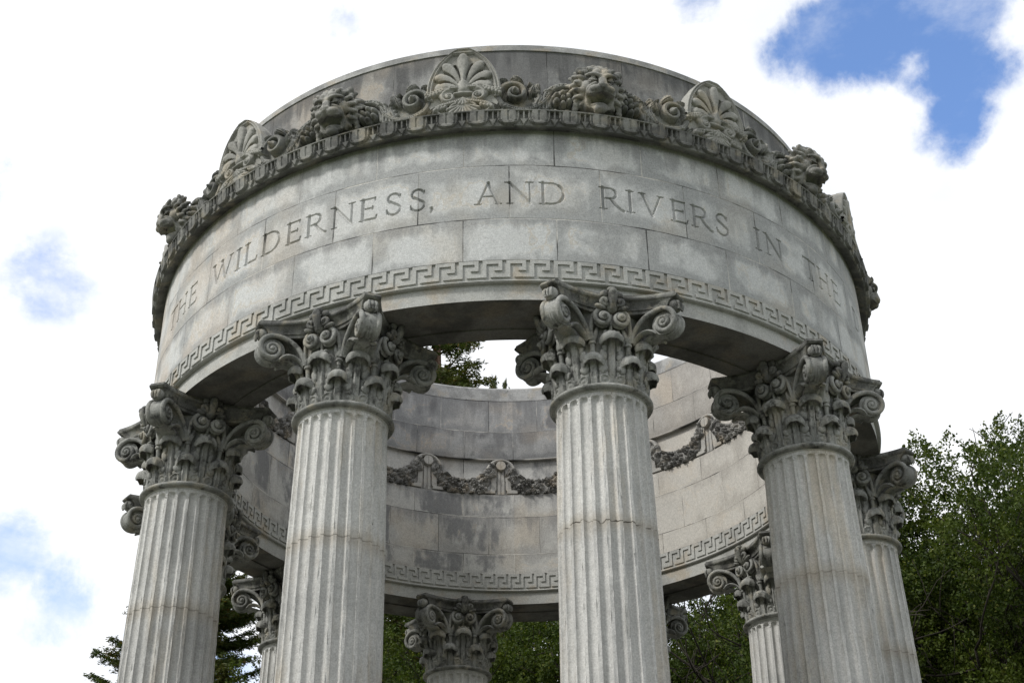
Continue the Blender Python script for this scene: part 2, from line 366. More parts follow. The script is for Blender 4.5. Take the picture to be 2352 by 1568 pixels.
# soffit with its sunk panel, fascia, bead and fret field (outside and inside)
ring('inner_fascia', [(.8245, 1.697), (.8245, 1.6555)], M['fret'])
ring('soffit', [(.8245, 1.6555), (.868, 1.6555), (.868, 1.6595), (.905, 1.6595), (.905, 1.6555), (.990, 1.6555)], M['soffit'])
ring('architrave', [(.990, 1.6555), (.990, 1.6955), (.9995, 1.6962), (1.002, 1.6985), (.9995, 1.7012), (.9965, 1.7016), (.9965, 1.7533), (1.0, 1.7533)], M['fret'])
ring('inner_fret_field', [(.8245, 1.697), (.8175, 1.6975), (.8155, 1.700), (.8175, 1.7025), (.8210, 1.703), (.8210, 1.7585), (.8175, 1.7585)], M['fret'])
def fret(name, zb, zt, R_in, R_out, a0, sgn, n=120):
    mb = MB(); u = 3.0/6; h = (zt-zb)/5
    cells = [(-1, 0, 0, 5), (0, 4, 4, 5), (3, 4, 2, 4), (2, 3, 2, 3), (1, 5, 0, 1)]
    for k in range(n):
        for (x0, x1, y0, y1) in cells:
            m_ = max(2, int(x1-x0)+1); t = np.radians(a0+sgn*(k*3.0+np.linspace(x0, x1, m_)*u))
            for (ra, za, rb, zb_) in ((R_in, y0, R_out, y0), (R_out, y0, R_out, y1), (R_out, y1, R_in, y1)):
                P = np.stack([np.stack([np.sin(t)*r*S, -np.cos(t)*r*S, np.full(m_, Z(zb+h*y))], -1) for r, y in ((ra, za), (rb, zb_))], 1)
                mb.grid(P, flip=sgn < 0)
            for tt in (t[0], t[-1]):
                P = np.array([[[math.sin(tt)*r*S, -math.cos(tt)*r*S, Z(zb+h*y)] for y in (y0, y1)] for r in (R_in, R_out)]); mb.grid(P)
    return link(name, mesh_of(name, mb, M['fret'], False), temple)
fret('fret_band', 1.7089, 1.7531, .9965, 1.0, -.02, 1)
fret('inner_fret_band', 1.7105, 1.7583, .8210, .8175, 1.0, -1)

# inner wall
ring('inner_lower_wall', [(.8175, 1.7585), (.8175, 1.827), (.8175, 1.9618), (.8175, 2.0462), (.8270, 2.0470)], M['inner_low'], uvs=[1, 2, 3, 4, 4.01], uoff=.5)
ring('garland_course', [(.8270, 2.0470), (.8270, 2.178)], M['inner_low'], uvs=[5.3, 5.7], uoff=.5)
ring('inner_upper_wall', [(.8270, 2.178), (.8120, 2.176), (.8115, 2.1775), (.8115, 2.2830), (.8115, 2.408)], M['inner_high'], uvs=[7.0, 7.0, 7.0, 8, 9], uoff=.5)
ring('coping', [(.8115, 2.408), (.8105, 2.4085), (.8100, 2.455), (.8150, 2.462), (.9210, 2.4646), (.9285, 2.459), (.9300, 2.4400), (.9270, 2.4392)], M['coping'], uvs=[10.02, 10.05, 10.9, 10.95, 11.05, 11.1, 11.9, 11.95], uoff=.25)
ring('attic_wall', [(.9270, 2.4392), (.9270, 2.30), (.9270, 2.150)], M['attic'], uvs=[4.98, 4.45, 4.0], uoff=.5)
ring('cornice', [(.9270, 2.153), (1.034, 2.1545), (1.0355, 2.1535)], M['cornice'])

# carved inscription -------------------------------------------------------------
TK, TN = .060, .036
def arcp(cx, cy, rx, ry, a0, a1, n=14):
    a = np.radians(np.linspace(a0, a1, n)); return [(cx+rx*math.cos(q), cy+ry*math.sin(q)) for q in a]
def serif(x, y, w=.15): return ([(x-w, y), (x+w, y)], .024)
LET = {
 'I': [([(0, .02), (0, .98)], TK), serif(0, .02), serif(0, .98)],
 'T': [([(0, .02), (0, .97)], TK), serif(0, .02), ([(-.42, .96), (.42, .96)], TN), ([(-.42, .86), (-.43, .98)], .03), ([(.42, .86), (.43, .98)], .03)],
 'H': [([(-.34, .02), (-.34, .98)], TK), ([(.34, .02), (.34, .98)], TK), ([(-.34, .52), (.34, .52)], TN), serif(-.34, .02, .13), serif(-.34, .98, .13), serif(.34, .02, .13), serif(.34, .98, .13)],
 'E': [([(-.22, .02), (-.22, .98)], TK), serif(-.24, .02, .1), serif(-.24, .98, .1), ([(-.22, .97), (.27, .97)], TN), ([(-.22, .53), (.18, .53)], TN), ([(-.22, .03), (.32, .03)], TN), ([(.27, .99), (.27, .86)], .028), ([(.18, .60), (.18, .46)], .026), ([(.31, .02), (.35, .17)], .03)],
 'L': [([(-.22, .02), (-.22, .98)], TK), serif(-.22, .98), serif(-.24, .02, .1), ([(-.22, .03), (.32, .03)], TN), ([(.31, .02), (.36, .18)], .03)],
 'W': [([(-.58, .97), (-.30, .03)], TK), ([(-.30, .03), (.02, .92)], TN), ([(-.04, .97), (.28, .03)], TK), ([(.28, .03), (.58, .97)], TN), serif(-.58, .98, .12), serif(-.04, .98, .1), serif(.58, .98, .12)],
 'V': [([(-.36, .97), (0, .03)], TK), ([(0, .03), (.36, .97)], TN), serif(-.37, .98, .13), serif(.37, .98, .12)],
 'A': [([(0, .98), (.36, .03)], TK), ([(0, .98), (-.36, .03)], TN), ([(-.23, .36), (.23, .36)], TN*.9), serif(-.38, .02, .12), serif(.37, .02, .10)],
 'N': [([(-.36, .02), (-.36, .95)], TN), ([(-.38, .97), (.36, .03)], TK), ([(.36, .03), (.36, .98)], TN), serif(-.36, .02, .10), serif(-.44, .98, .1), serif(.36, .98, .13)],
 'D': [([(-.34, .02), (-.34, .98)], TK), serif(-.36, .02, .11), serif(-.36, .98, .11), ([(-.34, .97), (-.05, .97)]+arcp(-.05, .5, .46, .47, 90, 0, 10), TN), (arcp(-.05, .5, .46, .47, 50, -50, 10), .052), (arcp(-.05, .5, .46, .47, 0, -90, 10)+[(-.34, .03)], TN)],
 'R': [([(-.30, .02), (-.30, .98)], TK), serif(-.30, .02, .13), serif(-.32, .98, .11), ([(-.30, .97), (-.05, .97)]+arcp(-.05, .735, .26, .235, 90, -90, 12)+[(-.30, .50)], TN), (arcp(-.05, .735, .26, .235, 50, -50, 8), .05), ([(-.02, .50), (.16, .24), (.36, .05), (.47, .0)], TK*.9)],
 'S': [([(.24, .80)]+arcp(0, .74, .23, .235, 25, 180, 10)+[(-.16, .60), (0, .52), (.17, .42)]+arcp(0, .26, .255, .24, 25, -160, 12), .042), ([(.25, .90), (.24, .74)], .025), ([(-.26, .28), (-.25, .10)], .025), ([(-.17, .64), (.18, .40)], .055)],
 ',': [([(0, .04), (.03, .0), (-.02, -.12)], .045), ([(0, .05), (.01, .02)], .06)],
}
TEXT = [('T', -60.6), ('H', -56.8), ('E', -52.9), ('W', -44.9), ('I', -41.1), ('L', -38.5), ('D', -34.6), ('E', -30.6), ('R', -27.0), ('N', -22.7), ('E', -19.0), ('S', -15.4), ('S', -12.1), (',', -10.2),
        ('A', -2.75), ('N', 1.35), ('D', 5.6), ('R', 13.4), ('I', 16.05), ('V', 19.1), ('E', 23.1), ('R', 26.5), ('S', 29.9), ('I', 36.2), ('N', 39.4), ('T', 47.6), ('H', 51.5), ('E', 55.4), ('D', 64.5)]
LH = .0625; z_base = 1.9075; DEG = S*rad(1)
rl = Relief(A0*DEG, A1*DEG, S*LB, S*LT, .0042)
for ch, th in TEXT:
    for pts, w in LET[ch]:
        pp = [(th*DEG+x*LH*S, S*z_base+y*LH*S) for x, y in pts]
        rl.stroke(pp, w*LH*S*1.18, .031 if w > .04 else .022, power=1.0)
X, Y, h = rl.X, rl.Y, np.minimum(rl.h, .030)
edge = (X <= X[0, 0]) | (X >= X[-1, 0]) | (Y <= Y[0, 0]) | (Y >= Y[0, -1]); h = np.where(edge, 0, h)
R_ = S-h; tt = X/S
P = np.stack([np.sin(tt)*R_, -np.cos(tt)*R_, EYE+Y], -1)
uv = np.stack([np.degrees(tt)/12, vmid(Y/S)], -1).reshape(-1, 2)
o = link('carved_inscription', mesh_of('carved_inscription', MB().grid(P), M['wall'], True, uv, 45), temple)

# egg and dart moulding -----------------------------------------------------------
def egg_dart():
    nu, nvv = 44, 30; n = 90
    u = np.linspace(-2, 2, nu, endpoint=False); v = np.linspace(0, 1, nvv)   # v: 0 bottom, 1 top
    U, Vv = np.meshgrid(u, v, indexing='ij')
    w_e = 1.38*np.sqrt(np.clip(1-(1-np.clip((Vv-.06)/.62, 0, 1))**3.2, 0, 1))
    q = np.abs(U)/np.maximum(w_e, .01)
    on = (q < 1) & (Vv > .08)
    H = np.full_like(U, .014)
    H = np.where(on, .036+.008*np.sqrt(np.clip(1-q**2, 0, 1)), H)
    H = np.where(on & (Vv < .20+.06*np.cos(U*1.4)) & (np.abs(U) < 1.0), .050, H)
    H = np.where(on & (np.abs(U) < .10) & (Vv > .3), .034, H)
    H = np.where(on & (np.abs(q-.80) < .08) & (Vv > .22), .026, H)
    d = 2-np.abs(U)
    H = np.where((d < .16) & (Vv > .30), .036, H)
    H = np.where((d < .46) & (d > .16) & (Vv > .42) & (Vv < .90), -.004, H)
    H = np.where((d < .55*(Vv/.42)) & (Vv <= .42), .034, H)
    H = np.where(Vv > .93, .044, H)
    H[:, 0] = 0
    th = np.radians(np.arange(n)[:, None]*4+u[None, :]).reshape(-1); Hh = np.tile(H, (n, 1))
    rr = (1.0225+.0055*v)[None, :]*S+Hh; zz = Z(2.113+.0412*v)
    P = np.stack([np.sin(th)[:, None]*rr, -np.cos(th)[:, None]*rr, np.broadcast_to(zz, rr.shape)], -1)
    mb = MB().grid(P, closed_u=True)
    # cove below and the joint to the top
    th2 = np.radians(np.arange(360))
    prof = np.array([(.999, 2.1220), (1.004, 2.1212), (1.011, 2.1185), (1.018, 2.1150), (1.0225, 2.1130)])
    mb.grid(np.stack([np.sin(th2)[:, None]*prof[:, 0]*S, -np.cos(th2)[:, None]*prof[:, 0]*S, np.broadcast_to(Z(prof[:, 1]), (360, 5))], -1), closed_u=True)
    return link('egg_and_dart_moulding', mesh_of('egg_and_dart_moulding', mb, M['cornice'], True, None, 50), temple)
egg_dart()

# ornaments standing on the cornice; local frame: x to the right, -y outward, z up
def wrap_out(R0):      # bend a flat relief round the ring (convex side)
    def f(X, Y, h):
        r = R0+h; t = X/R0; return np.stack([np.sin(t)*r, -np.cos(t)*r+R0, Y], -1)
    return f
def wrap_in(R0):       # relief on the inner face, x to the viewer's right, growing towards the axis
    def f(X, Y, h):
        r = R0-h; t = X/R0; return np.stack([np.sin(t)*r, np.cos(t)*r-R0, Y], -1)
    return f
def plate(mb, outline, y0, y1):
    """solid slab with the given (x, z) outline, between depths y0 (front) and y1 (back)"""
    o_ = np.array(outline); k = len(o_)
    Fv = np.column_stack([o_[:, 0], np.full(k, y0), o_[:, 1]]); Bv = np.column_stack([o_[:, 0], np.full(k, y1), o_[:, 1]])
    c = o_.mean(0); V = np.vstack([Fv, Bv, [[c[0], y0, c[1]]], [[c[0], y1, c[1]]]]); i = np.arange(k); j = (i+1) % k
    mb.add(V, [np.stack([i, j, k+j, k+i], 1), np.stack([j, i, np.full(k, 2*k)], 1), np.stack([k+i, k+j, np.full(k, 2*k+1)], 1)])

def antefix_mesh():
    H = .975; W = .395
    def hw(y):          # half width of the pointed slab
        t = y/H; k = np.clip((t-.36)/.64, 0, 1)
        return np.where(t < .36, .25+(W-.25)*np.sin(np.clip(t/.36, 0, 1)*PI/2), W*np.clip(1-k**2.15, 0, 1)**.66)
    rl = Relief(-W-.01, W+.01, 0, H+.01, .0062)
    inside = hw(rl.Y)-np.abs(rl.X)
    rl.h = np.where(inside > 0, .056, 0)
    e = np.minimum(inside*.85, (H-rl.Y)*.60)
    rl.h = np.where((inside > 0) & (e < .058) & (rl.Y > .28), .080-.010*np.cos(e/.029*2*PI), rl.h)
    b = .060; cx, cy = 0, .42
    def pol(a, L, w0, w1, bend):
        pts = []; rs = []
        for t in np.linspace(0, 1, 12):
            aa = a+bend*t*t; pts.append((cx+(.07+L*t)*math.sin(a)*1.0+.0+L*t*(math.sin(aa)-math.sin(a)), cy+(.07+L*t)*math.cos(a)+L*t*(math.cos(aa)-math.cos(a))))
            rs.append(w0+(w1-w0)*math.sin(min(t*1.15, 1)*PI/2)**1.5 if t < .95 else w1*.75)
        return pts, rs
    for sg in (1, -1):
        for a, L, bd in ((24, .285, .16), (48, .235, .26), (73, .195, .36), (98, .17, .40)):
            pts, rs = pol(sg*rad(a), L, .016, .060, sg*bd)
            rl.stroke(pts, rs, np.linspace(.030, .060, 12), b-.012, .22)
    pts, rs = pol(0, .345, .020, .066, 0); rl.stroke(pts, rs, .066, b-.01, .3)
    for sg in (1, -1):
        for a, L0, L, bd in ((13, .10, .30, .10), (36, .11, .26, .22), (60, .11, .22, .32), (85, .11, .19, .40)):
            for t in np.linspace(0, 1, 14):
                aa = sg*(rad(a)+bd*t*t*.6); q = L0+(L-L0)*t+.03; rr_ = .004+.015*t
                px_, py_ = cx+q*math.sin(aa), cy+q*math.cos(aa)
                dd = np.hypot(rl.X-px_, rl.Y-py_); rl.h = np.where(dd < rr_, np.minimum(rl.h, .014), rl.h)
    rl.stroke([(0, .40), (0, .47), (0, .535)], [.075, .055, .006], .065, b, .6)
    for sg in (1, -1):
        sp = spiral2(sg*.150, .300, .092, .012, rad(90), -sg*1.9, 50)
        rl.stroke(sp, np.linspace(.026, .012, 50), .055, b)
        rl.dome(sg*.150, .300, .022, .022, .07, 0, b)
        rl.stroke([(0, .345), (sg*.09, .338)], [.024, .020], .050, b)
        rl.stroke(bez((sg*.02, .41), (sg*.16, .44), (sg*.28, .36), (sg*.385, .345)), [.026]*6+[.034]*6, .062, b, .5, .3)
        for k in range(5): rl.dome(sg*(.235+.038*k), .365-.014*k+.0, .030, .022, .058, sg*-.8, b)
        rl.stroke(bez((sg*.05, .245), (sg*.14, .205), (sg*.24, .22), (sg*.30, .14)), .024, .055, b, .5, .3)
        for k in range(4): rl.dome(sg*(.19+.035*k), .175-.012*k, .036, .022, .05, sg*-1.0, b)
        rl.stroke(bez((0, .225), (sg*.06, .19), (sg*.10, .21), (sg*.13, .17)), .020, .05, b)
        rl.stroke(bez((sg*.10, .045), (sg*.21, .06), (sg*.28, .13)), .014, .03, b)
    for k in range(9):
        a = rad(-90+(k-4)*17); rl.stroke([(0, .195), (.148*math.cos(a)*1.15, .195+.150*math.sin(a))], [.010, .027], .048, b)
    for k in range(5):
        a = rad(-90+(k-2)*26); rl.stroke([(0, .265), (.085*math.cos(a), .265+.08*math.sin(a))], [.012, .024], .062, b)
    mb = MB(); rl.mesh(mb, lambda X, Y, h: np.stack([X, -h, Y], -1))
    ys = np.linspace(0, H-.003, 40); w = np.maximum(hw(ys)-.004, .012)
    plate(mb, list(zip(w, ys))+list(zip(-w[::-1], ys[::-1])), -.010, .09)
    return mesh_of('palmette_antefix', mb, M['antefix'], True, None, 60)

def scroll_mesh():
    """half a module of running scroll: x from the lion's cheek (0) to the antefix (.88 m)"""
    rl = Relief(-.02, .98, 0, .66, .0058)
    L = .98
    # low ground
    back = .24+.03*np.abs(np.sin(rl.X*31+1))+.24*np.exp(-((rl.X-.62)/.26)**4)+.15*np.exp(-((rl.X-.10)/.20)**4)
    rl.h = np.where(rl.Y < back, .030, 0)
    cx, cz = .655, .335
    sp = spiral2(cx, cz, .205, .020, rad(-60), 2.1, 70)
    rl.stroke(sp, np.linspace(.040, .016, 70), np.linspace(.10, .14, 70), .02, .5, .12)
    rl.dome(cx, cz, .042, .042, .17, 0, .02)
    rl.stroke(bez((.76, .17), (.60, .05), (.40, .10), (.30, .30)), np.linspace(.045, .028, 12), .095, .02, .5, .2)
    rl.stroke(bez((.42, .12), (.34, .30), (.42, .44), (.50, .48)), np.linspace(.04, .016, 12), .085, .02, .5, .3)
    for (x0, y0, x1, y1, w) in ((.46, .10, .36, .34, .09), (.50, .30, .44, .47, .06), (.56, .50, .68, .585, .075), (.72, .54, .86, .50, .06), (.62, .09, .90, .07, .085), (.30, .05, .52, .08, .06), (.80, .12, .93, .22, .07), (.88, .30, .95, .44, .05), (.44, .34, .40, .50, .05), (.86, .40, .92, .55, .05), (.36, .30, .46, .40, .06), (.22, .40, .36, .36, .05)):
        rl.leaf(x0, y0, x1, y1, w, .085, .03)
    # arched leaf over the rosette
    ar = bez((.34, .14), (.36, .46), (.16, .50), (.0, .46)); rl.stroke(ar, np.linspace(.05, .036, 12), .085, .02, .5, .35)
    ar = bez((.30, .16), (.28, .36), (.14, .42), (.0, .40)); rl.stroke(ar, np.linspace(.03, .022, 12), .075, .02)
    for k in range(6): rl.dome(.05+.055*k, .485-.012*k*k*.35, .035, .024, .085, .6, .02)
    for k in range(6):
        a = rad(90+60*k); rl.dome(.155+.075*math.cos(a), .265+.075*math.sin(a), .043, .043, .125, 0, .03)
    rl.dome(.155, .265, .035, .035, .14, 0, .03, dimple=.2)
    rl.leaf(.10, .05, .32, .10, .085, .09, .03); rl.leaf(.04, .10, .20, .06, .08, .10, .03)
    mb = MB(); rl.mesh(mb, wrap_out(S*.992))
    xs = np.linspace(0, .95, 20); R0 = S*.992       # backing ledge
    for x0, x1 in zip(xs[:-1], xs[1:]):
        zt = .17; P = []
        for x in (x0, x1):
            t = x/R0; P.append([[math.sin(t)*r, -math.cos(t)*r+R0, z] for r, z in ((R0+.02, 0), (R0+.02, zt), (R0-.22, zt), (R0-.22, 0))])
        mb.grid(np.array(P), closed_v=True)
    return mb

def lion_mesh():
    mb = MB(); E = lambda c, r, rot=None: mb.add(*ellipsoid(c, r, 18, 12, rot))
    def lock(p0, p1, p2, r0, r1): mb.add(*tube(bez(p0, p1, p2, n=9), np.linspace(r0, r1, 9), 8))
    E((0, -.08, .40), (.20, .16, .22)); E((0, .03, .26), (.23, .12, .26)); E((0, -.04, .14), (.18, .13, .15)); E((0, .02, .05), (.17, .12, .10))
    E((0, -.17, .36), (.150, .13, .20)); E((0, -.06, .19), (.135, .10, .15))
    E((0, -.265, .345), (.095, .10, .070))
    for s in (1, -1):
        E((s*.045, -.255, .540), (.050, .055, .060))
        lock((s*.018, -.318, .488), (s*.085, -.350, .540), (s*.160, -.245, .500), .026, .016)
        E((s*.084, -.284, .468), (.031, .027, .021)); lock((s*.048, -.305, .452), (s*.085, -.330, .428), (s*.125, -.270, .455), .010, .010)
        E((s*.058, -.350, .318), (.070, .074, .052)); E((s*.088, -.300, .292), (.052, .07, .045))
        E((s*.130, -.195, .375), (.055, .090, .085)); E((s*.108, -.165, .20), (.045, .090, .105))
        lock((s*.055, -.325, .405), (s*.160, -.310, .370), (s*.125, -.235, .225), .018, .016)
        lock((s*.120, -.235, .250), (s*.135, -.240, .170), (s*.085, -.245, .105), .018, .016)
        E((s*.190, -.115, .590), (.046, .030, .055), Matrix.Rotation(s*rad(25), 3, 'Y')); E((s*.186, -.140, .575), (.020, .024, .026))
        for k in range(4): lock((s*.028, -.415+.006*k, .332-.018*k), (s*.085, -.410+.008*k, .326-.021*k), (s*.128, -.330, .330-.024*k), .0085, .007)
    mb.add(*tube(bez((0, -.27, .525), (0, -.33, .45), (0, -.378, .375), n=9), np.linspace(.036, .044, 9), 12))
    E((0, -.398, .364), (.056, .030, .030)); E((0, -.405, .340), (.026, .026, .020))
    E((0, -.20, .112), (.088, .14, .040)); E((0, -.300, .098), (.066, .060, .056)); E((0, -.262, .070), (.055, .05, .035))
    mb.add(*tube(bez((-.082, -.22, .150), (0, -.45, .146), (.082, -.22, .150), n=11), .017, 8))
    rnd = random.Random(5)
    for ring_, (rr, y0, n, ln, r0) in enumerate(((.180, -.175, 15, .085, .036), (.215, -.125, 17, .085, .040), (.235, -.06, 17, .08, .042))):
        for k in range(n):
            a = -PI*.28+(PI*1.56)*(k+.5*(ring_ % 2))/(n-1); x = rr*math.cos(a); z = .37+(rr+.035)*math.sin(a)
            jx = rnd.uniform(-.3, .3)+.35*(1 if ring_ == 1 else -1); dx, dz = math.cos(a+jx), math.sin(a+jx)
            lock((x, y0, z), (x+dx*ln*.6, y0-.035, z+dz*ln*.6), (x+dx*ln*.85-.02*dz, y0+.03, z+dz*ln*.8-.01), r0, .018)
    for s in (-1, 0, 1):
        for q in (-1, 1): lock((s*.06+q*.015, -.21, .55), (s*.07+q*.035, -.255, .605), (s*.08+q*.055, -.20, .635-.02*abs(s)), .034, .018)
    for s in (1, -1):
        for k in range(5): lock((s*(.185+.008*k), -.12, .36-.06*k), (s*.225, -.155, .32-.06*k), (s*.215, -.11, .26-.055*k), .038, .018)
    Vl = mb.verts(); piv = np.array([0, .0, .20]); kt = rad(23); q_ = Vl-piv
    Vl = piv+np.stack([q_[:, 0]*1.12, q_[:, 1]*math.cos(kt)-q_[:, 2]*math.sin(kt), q_[:, 1]*math.sin(kt)+q_[:, 2]*math.cos(kt)], -1)+np.array([0, .04, .115])
    Vl = Vl*np.array([.98, .88, .90])
    me = make_mesh('lion_raw', Vl, mb.f); ob = bpy.data.objects.new('lion_raw', me); col.objects.link(ob)
    md = ob.modifiers.new('r', 'REMESH'); md.mode = 'VOXEL'; md.voxel_size = .0085; md.use_smooth_shade = True
    sm = ob.modifiers.new('s', 'SMOOTH'); sm.factor = .5; sm.iterations = 1
    dg = bpy.context.evaluated_depsgraph_get(); dg.update()
    out = bpy.data.meshes.new_from_object(ob.evaluated_get(dg)); bpy.data.objects.remove(ob)
    out.name = 'lion_head'; out.materials.clear(); out.materials.append(M['lion']); return out

ant = antefix_mesh(); ant.transform(Matrix.Diagonal((1.02, 1, 1.005, 1))); lion = lion_mesh()
scr = scroll_mesh(); me_r = mesh_of('scroll_relief', scr, M['ornament'], True, None, 60)
Vm = scr.verts()*np.array([-1, 1, 1]); scr_m = MB(); scr_m.v = [Vm]; scr_m.f = [f[:, ::-1] for f in scr.f]; scr_m.n = len(Vm)
me_l = mesh_of('scroll_relief_mirrored', scr_m, M['ornament'], True, None, 60)
def on_ring(th, R_): t = rad(th); return (math.sin(t)*R_*S, -math.cos(t)*R_*S)
zt = Z(2.1515)
for k in range(10):
    tl = 12+36*k; ta = tl-18
    x, y = on_ring(ta, .995); o = link('palmette_antefix', ant, temple, (x, y, zt), rad(ta), 'palmette antefixes on the cornice')
    o.rotation_euler = (rad(3), 0, rad(ta))
    x, y = on_ring(tl, 1.0); link('lion_head', lion, temple, (x, y, zt-.01), rad(tl), 'lion heads on the cornice')
    for sg, me in ((1, me_r), (-1, me_l)):
        a = tl+sg*2.7; x, y = on_ring(a, .992); link('scroll_relief', me, temple, (x, y, zt), rad(a), 'scrolls with rosettes on the cornice')

# garlands inside -----------------------------------------------------------------
def garland_mesh():
    W = 18*rad(1)*S*.827
    rl = Relief(-W/2, W/2, 0, .62, .0058); rnd = random.Random(3)
    P = bez((-W/2+.12, .50), (-W*.27, -.06), (W*.27, -.06), (W/2-.12, .50), n=40)
    rl.stroke(P, .045+.085*np.sin(np.linspace(0, PI, 40)), .045, .0, .5)
    T = np.gradient(P, axis=0)
    for i in range(0, 40):
        t = i/39; wd = .042+.098*math.sin(PI*t); tx, ty = T[i]/np.linalg.norm(T[i])
        for q in (-1, -.35, .35, 1):
            if rnd.random() < .48:
                x = P[i][0]-ty*q*wd+rnd.uniform(-.01, .01); y = P[i][1]+tx*q*wd+rnd.uniform(-.01, .01)
                a = math.atan2(ty, tx)+rnd.choice((-.9, .9, .3, -.3))+(PI if t > .5 else 0)
                rl.dome(x, y, rnd.uniform(.042, .062), rnd.uniform(.024, .034), rnd.uniform(.05, .11), a, .0, .5, .3)
    for t, q, r in ((.5, .2, .105), (.31, .6, .070), (.69, .6, .070), (.29, -.6, .075), (.71, -.6, .075), (.5, -.95, .06), (.40, -.85, .055), (.60, -.85, .055), (.16, 0, .044), (.84, 0, .044)):
        i = int(t*39); wd = .050+.065*math.sin(PI*t); tx, ty = T[i]/np.linalg.norm(T[i])
        rl.flower(P[i][0]-ty*q*wd, P[i][1]+tx*q*wd, r, .135, 5 if r < .08 else 6, rnd.random()*6)
    mb = MB(); rl.mesh(mb, wrap_in(S*.8275)); return mesh_of('garland', mb, M['garland'], True, None, 70)
def knot_mesh():
    rl = Relief(-.28, .28, 0, .63, .0058)
    yy, xx = rl.Y, rl.X
    for s in (1, -1):
        s_ = s
        body = (np.abs(xx*s_-(.105+.05*np.clip(.40-yy, 0, 1)*.8)) < .042) & (yy > .06) & (yy < .44)
        rl.h = np.where(body, np.maximum(rl.h, .045-.12*np.abs(xx*s_-.11)), rl.h)
        foot = (xx*s_ > .09) & (xx*s_ < .26) & (yy > .015+.10*(xx*s_-.12)*0) & (yy < .075)
        rl.h = np.where(foot, np.maximum(rl.h, .050), rl.h)
    mid = (np.abs(xx) < .055) & (yy > .0) & (yy < .44); rl.h = np.where(mid, np.maximum(rl.h, .020+.012*(np.abs(xx) > .008)), rl.h)
    a = bez((-.20, .44), (-.12, .63), (.12, .63), (.20, .44)); rl.stroke(a, .035, .075, .0, .5)
    r = np.hypot(xx, yy-.47); rl.h = np.where(r < .078, .098, rl.h); rl.h = np.where((r < .072) & (np.abs(xx) < .004), .088, rl.h)
    mb = MB(); rl.mesh(mb, wrap_in(S*.8275)); return mesh_of('ribbon_disc', mb, M['inner_low_plain'], True, None, 40)
M['inner_low_plain'] = stone('ribbon_stone', (.36, .35, .325), (.25, .245, .232), (.34, .29, .225), .52, 2.6, gbias=.68)
gm = garland_mesh(); km = knot_mesh()
for k in range(20):
    td = 3+18*k                       # disc angles, measured like all the others
    for me, th, nm, zz in ((km, td, 'ribbon_disc', 2.0480), (gm, td+9, 'garland_swag', 2.0462)):
        x, y = on_ring(th, .8275)
        link(nm, me, temple, (x, y, Z(zz)), rad(th)+PI, 'garlands inside the ring' if me is gm else 'ribbon discs inside the ring')

# ------------------------------------------------------------------ columns
ZB = .92                                # top of the podium
NECK = Z(1.4359)-ZB
def shaft_mesh():
    nf = 24; per = 10; zj = NECK-.045
    tf = np.array([0, .115, .130, .15, .23, .36, .5, .64, .77, .85, .87, .885])     # position within one flute
    w = .370                                                      # flute half width in periods
    ft = zj-.035
    zs = list(np.linspace(.42, ft-.075, 110))+list(ft-.068*np.cos(np.linspace(0, PI/2, 12)))+[ft+.004, zj-.012, zj]
    zs[110:122] = sorted(zs[110:122]); jr = np.random.default_rng(9); zs = np.array(zs)
    zz_ = (zs-.42)/(zj-.42)
    Rz = np.interp(zs+ZB, [ZB, Z(.85), Z(1.135), Z(1.39), 99], np.array([.1115, .1055, .1025, .0975, .0965])*S)
    rows = []
    for z, R_ in zip(zs, Rz):
        hwid = 2*PI*R_/nf*w; cap = ft-z
        f = 1.0 if cap >= hwid else math.sqrt(max(0, 1-((hwid-cap)/hwid)**2)) if cap > 0 else 0
        a = []; r = []
        for k in range(nf):
            for t in tf:
                q = (t-.5)/(w*max(f, .02)); d = 0 if abs(q) >= 1 or f < .05 else math.sqrt(1-q*q)
                ang = (k+t)*2*PI/nf; a.append(ang); r.append(R_-d*hwid*.90*f**.5-(jr.random()**6*.012 if d == 0 else jr.random()*.0015))
        a = np.array(a); r = np.array(r); rows.append(np.stack([r*np.sin(a), -r*np.cos(a), np.full(len(a), z)], -1))
    mb = MB().grid(np.array(rows), closed_v=True, flip=True)
    def lat(prof, ns=72):
        a = np.linspace(0, 2*PI, ns, endpoint=False); p_ = np.array(prof)
        mb.grid(np.stack([np.sin(a)[:, None]*p_[:, 0], -np.cos(a)[:, None]*p_[:, 0], np.broadcast_to(p_[:, 1], (ns, len(p_)))], -1), closed_u=True)
    lat([(.43, zj), (.445, zj+.012), (.455, zj+.02), (.43, zj+.035)])
    # attic base, below the frame
    lat([(.70, 0), (.70, .10), (.66, .11)]+[(.62+.06*math.cos(q), .17+.055*math.sin(q)) for q in np.linspace(-1.4, 1.4, 9)]+[(.60, .24), (.57, .29), (.58, .31)]+[(.55+.035*math.cos(q), .35+.035*math.sin(q)) for q in np.linspace(-1.4, 1.4, 7)]+[(.53, .40), (.49, .425)])
    return mesh_of('column', mb, M['shaft'], True, None, 38)
def lathe(prof, ns=72):
    a = np.linspace(0, 2*PI, ns, endpoint=False); p_ = np.array(prof)
    return MB().grid(np.stack([np.sin(a)[:, None]*p_[:, 0], -np.cos(a)[:, None]*p_[:, 0], np.broadcast_to(p_[:, 1], (ns, len(p_)))], -1), closed_u=True)
CH = .988                              # neck to soffit
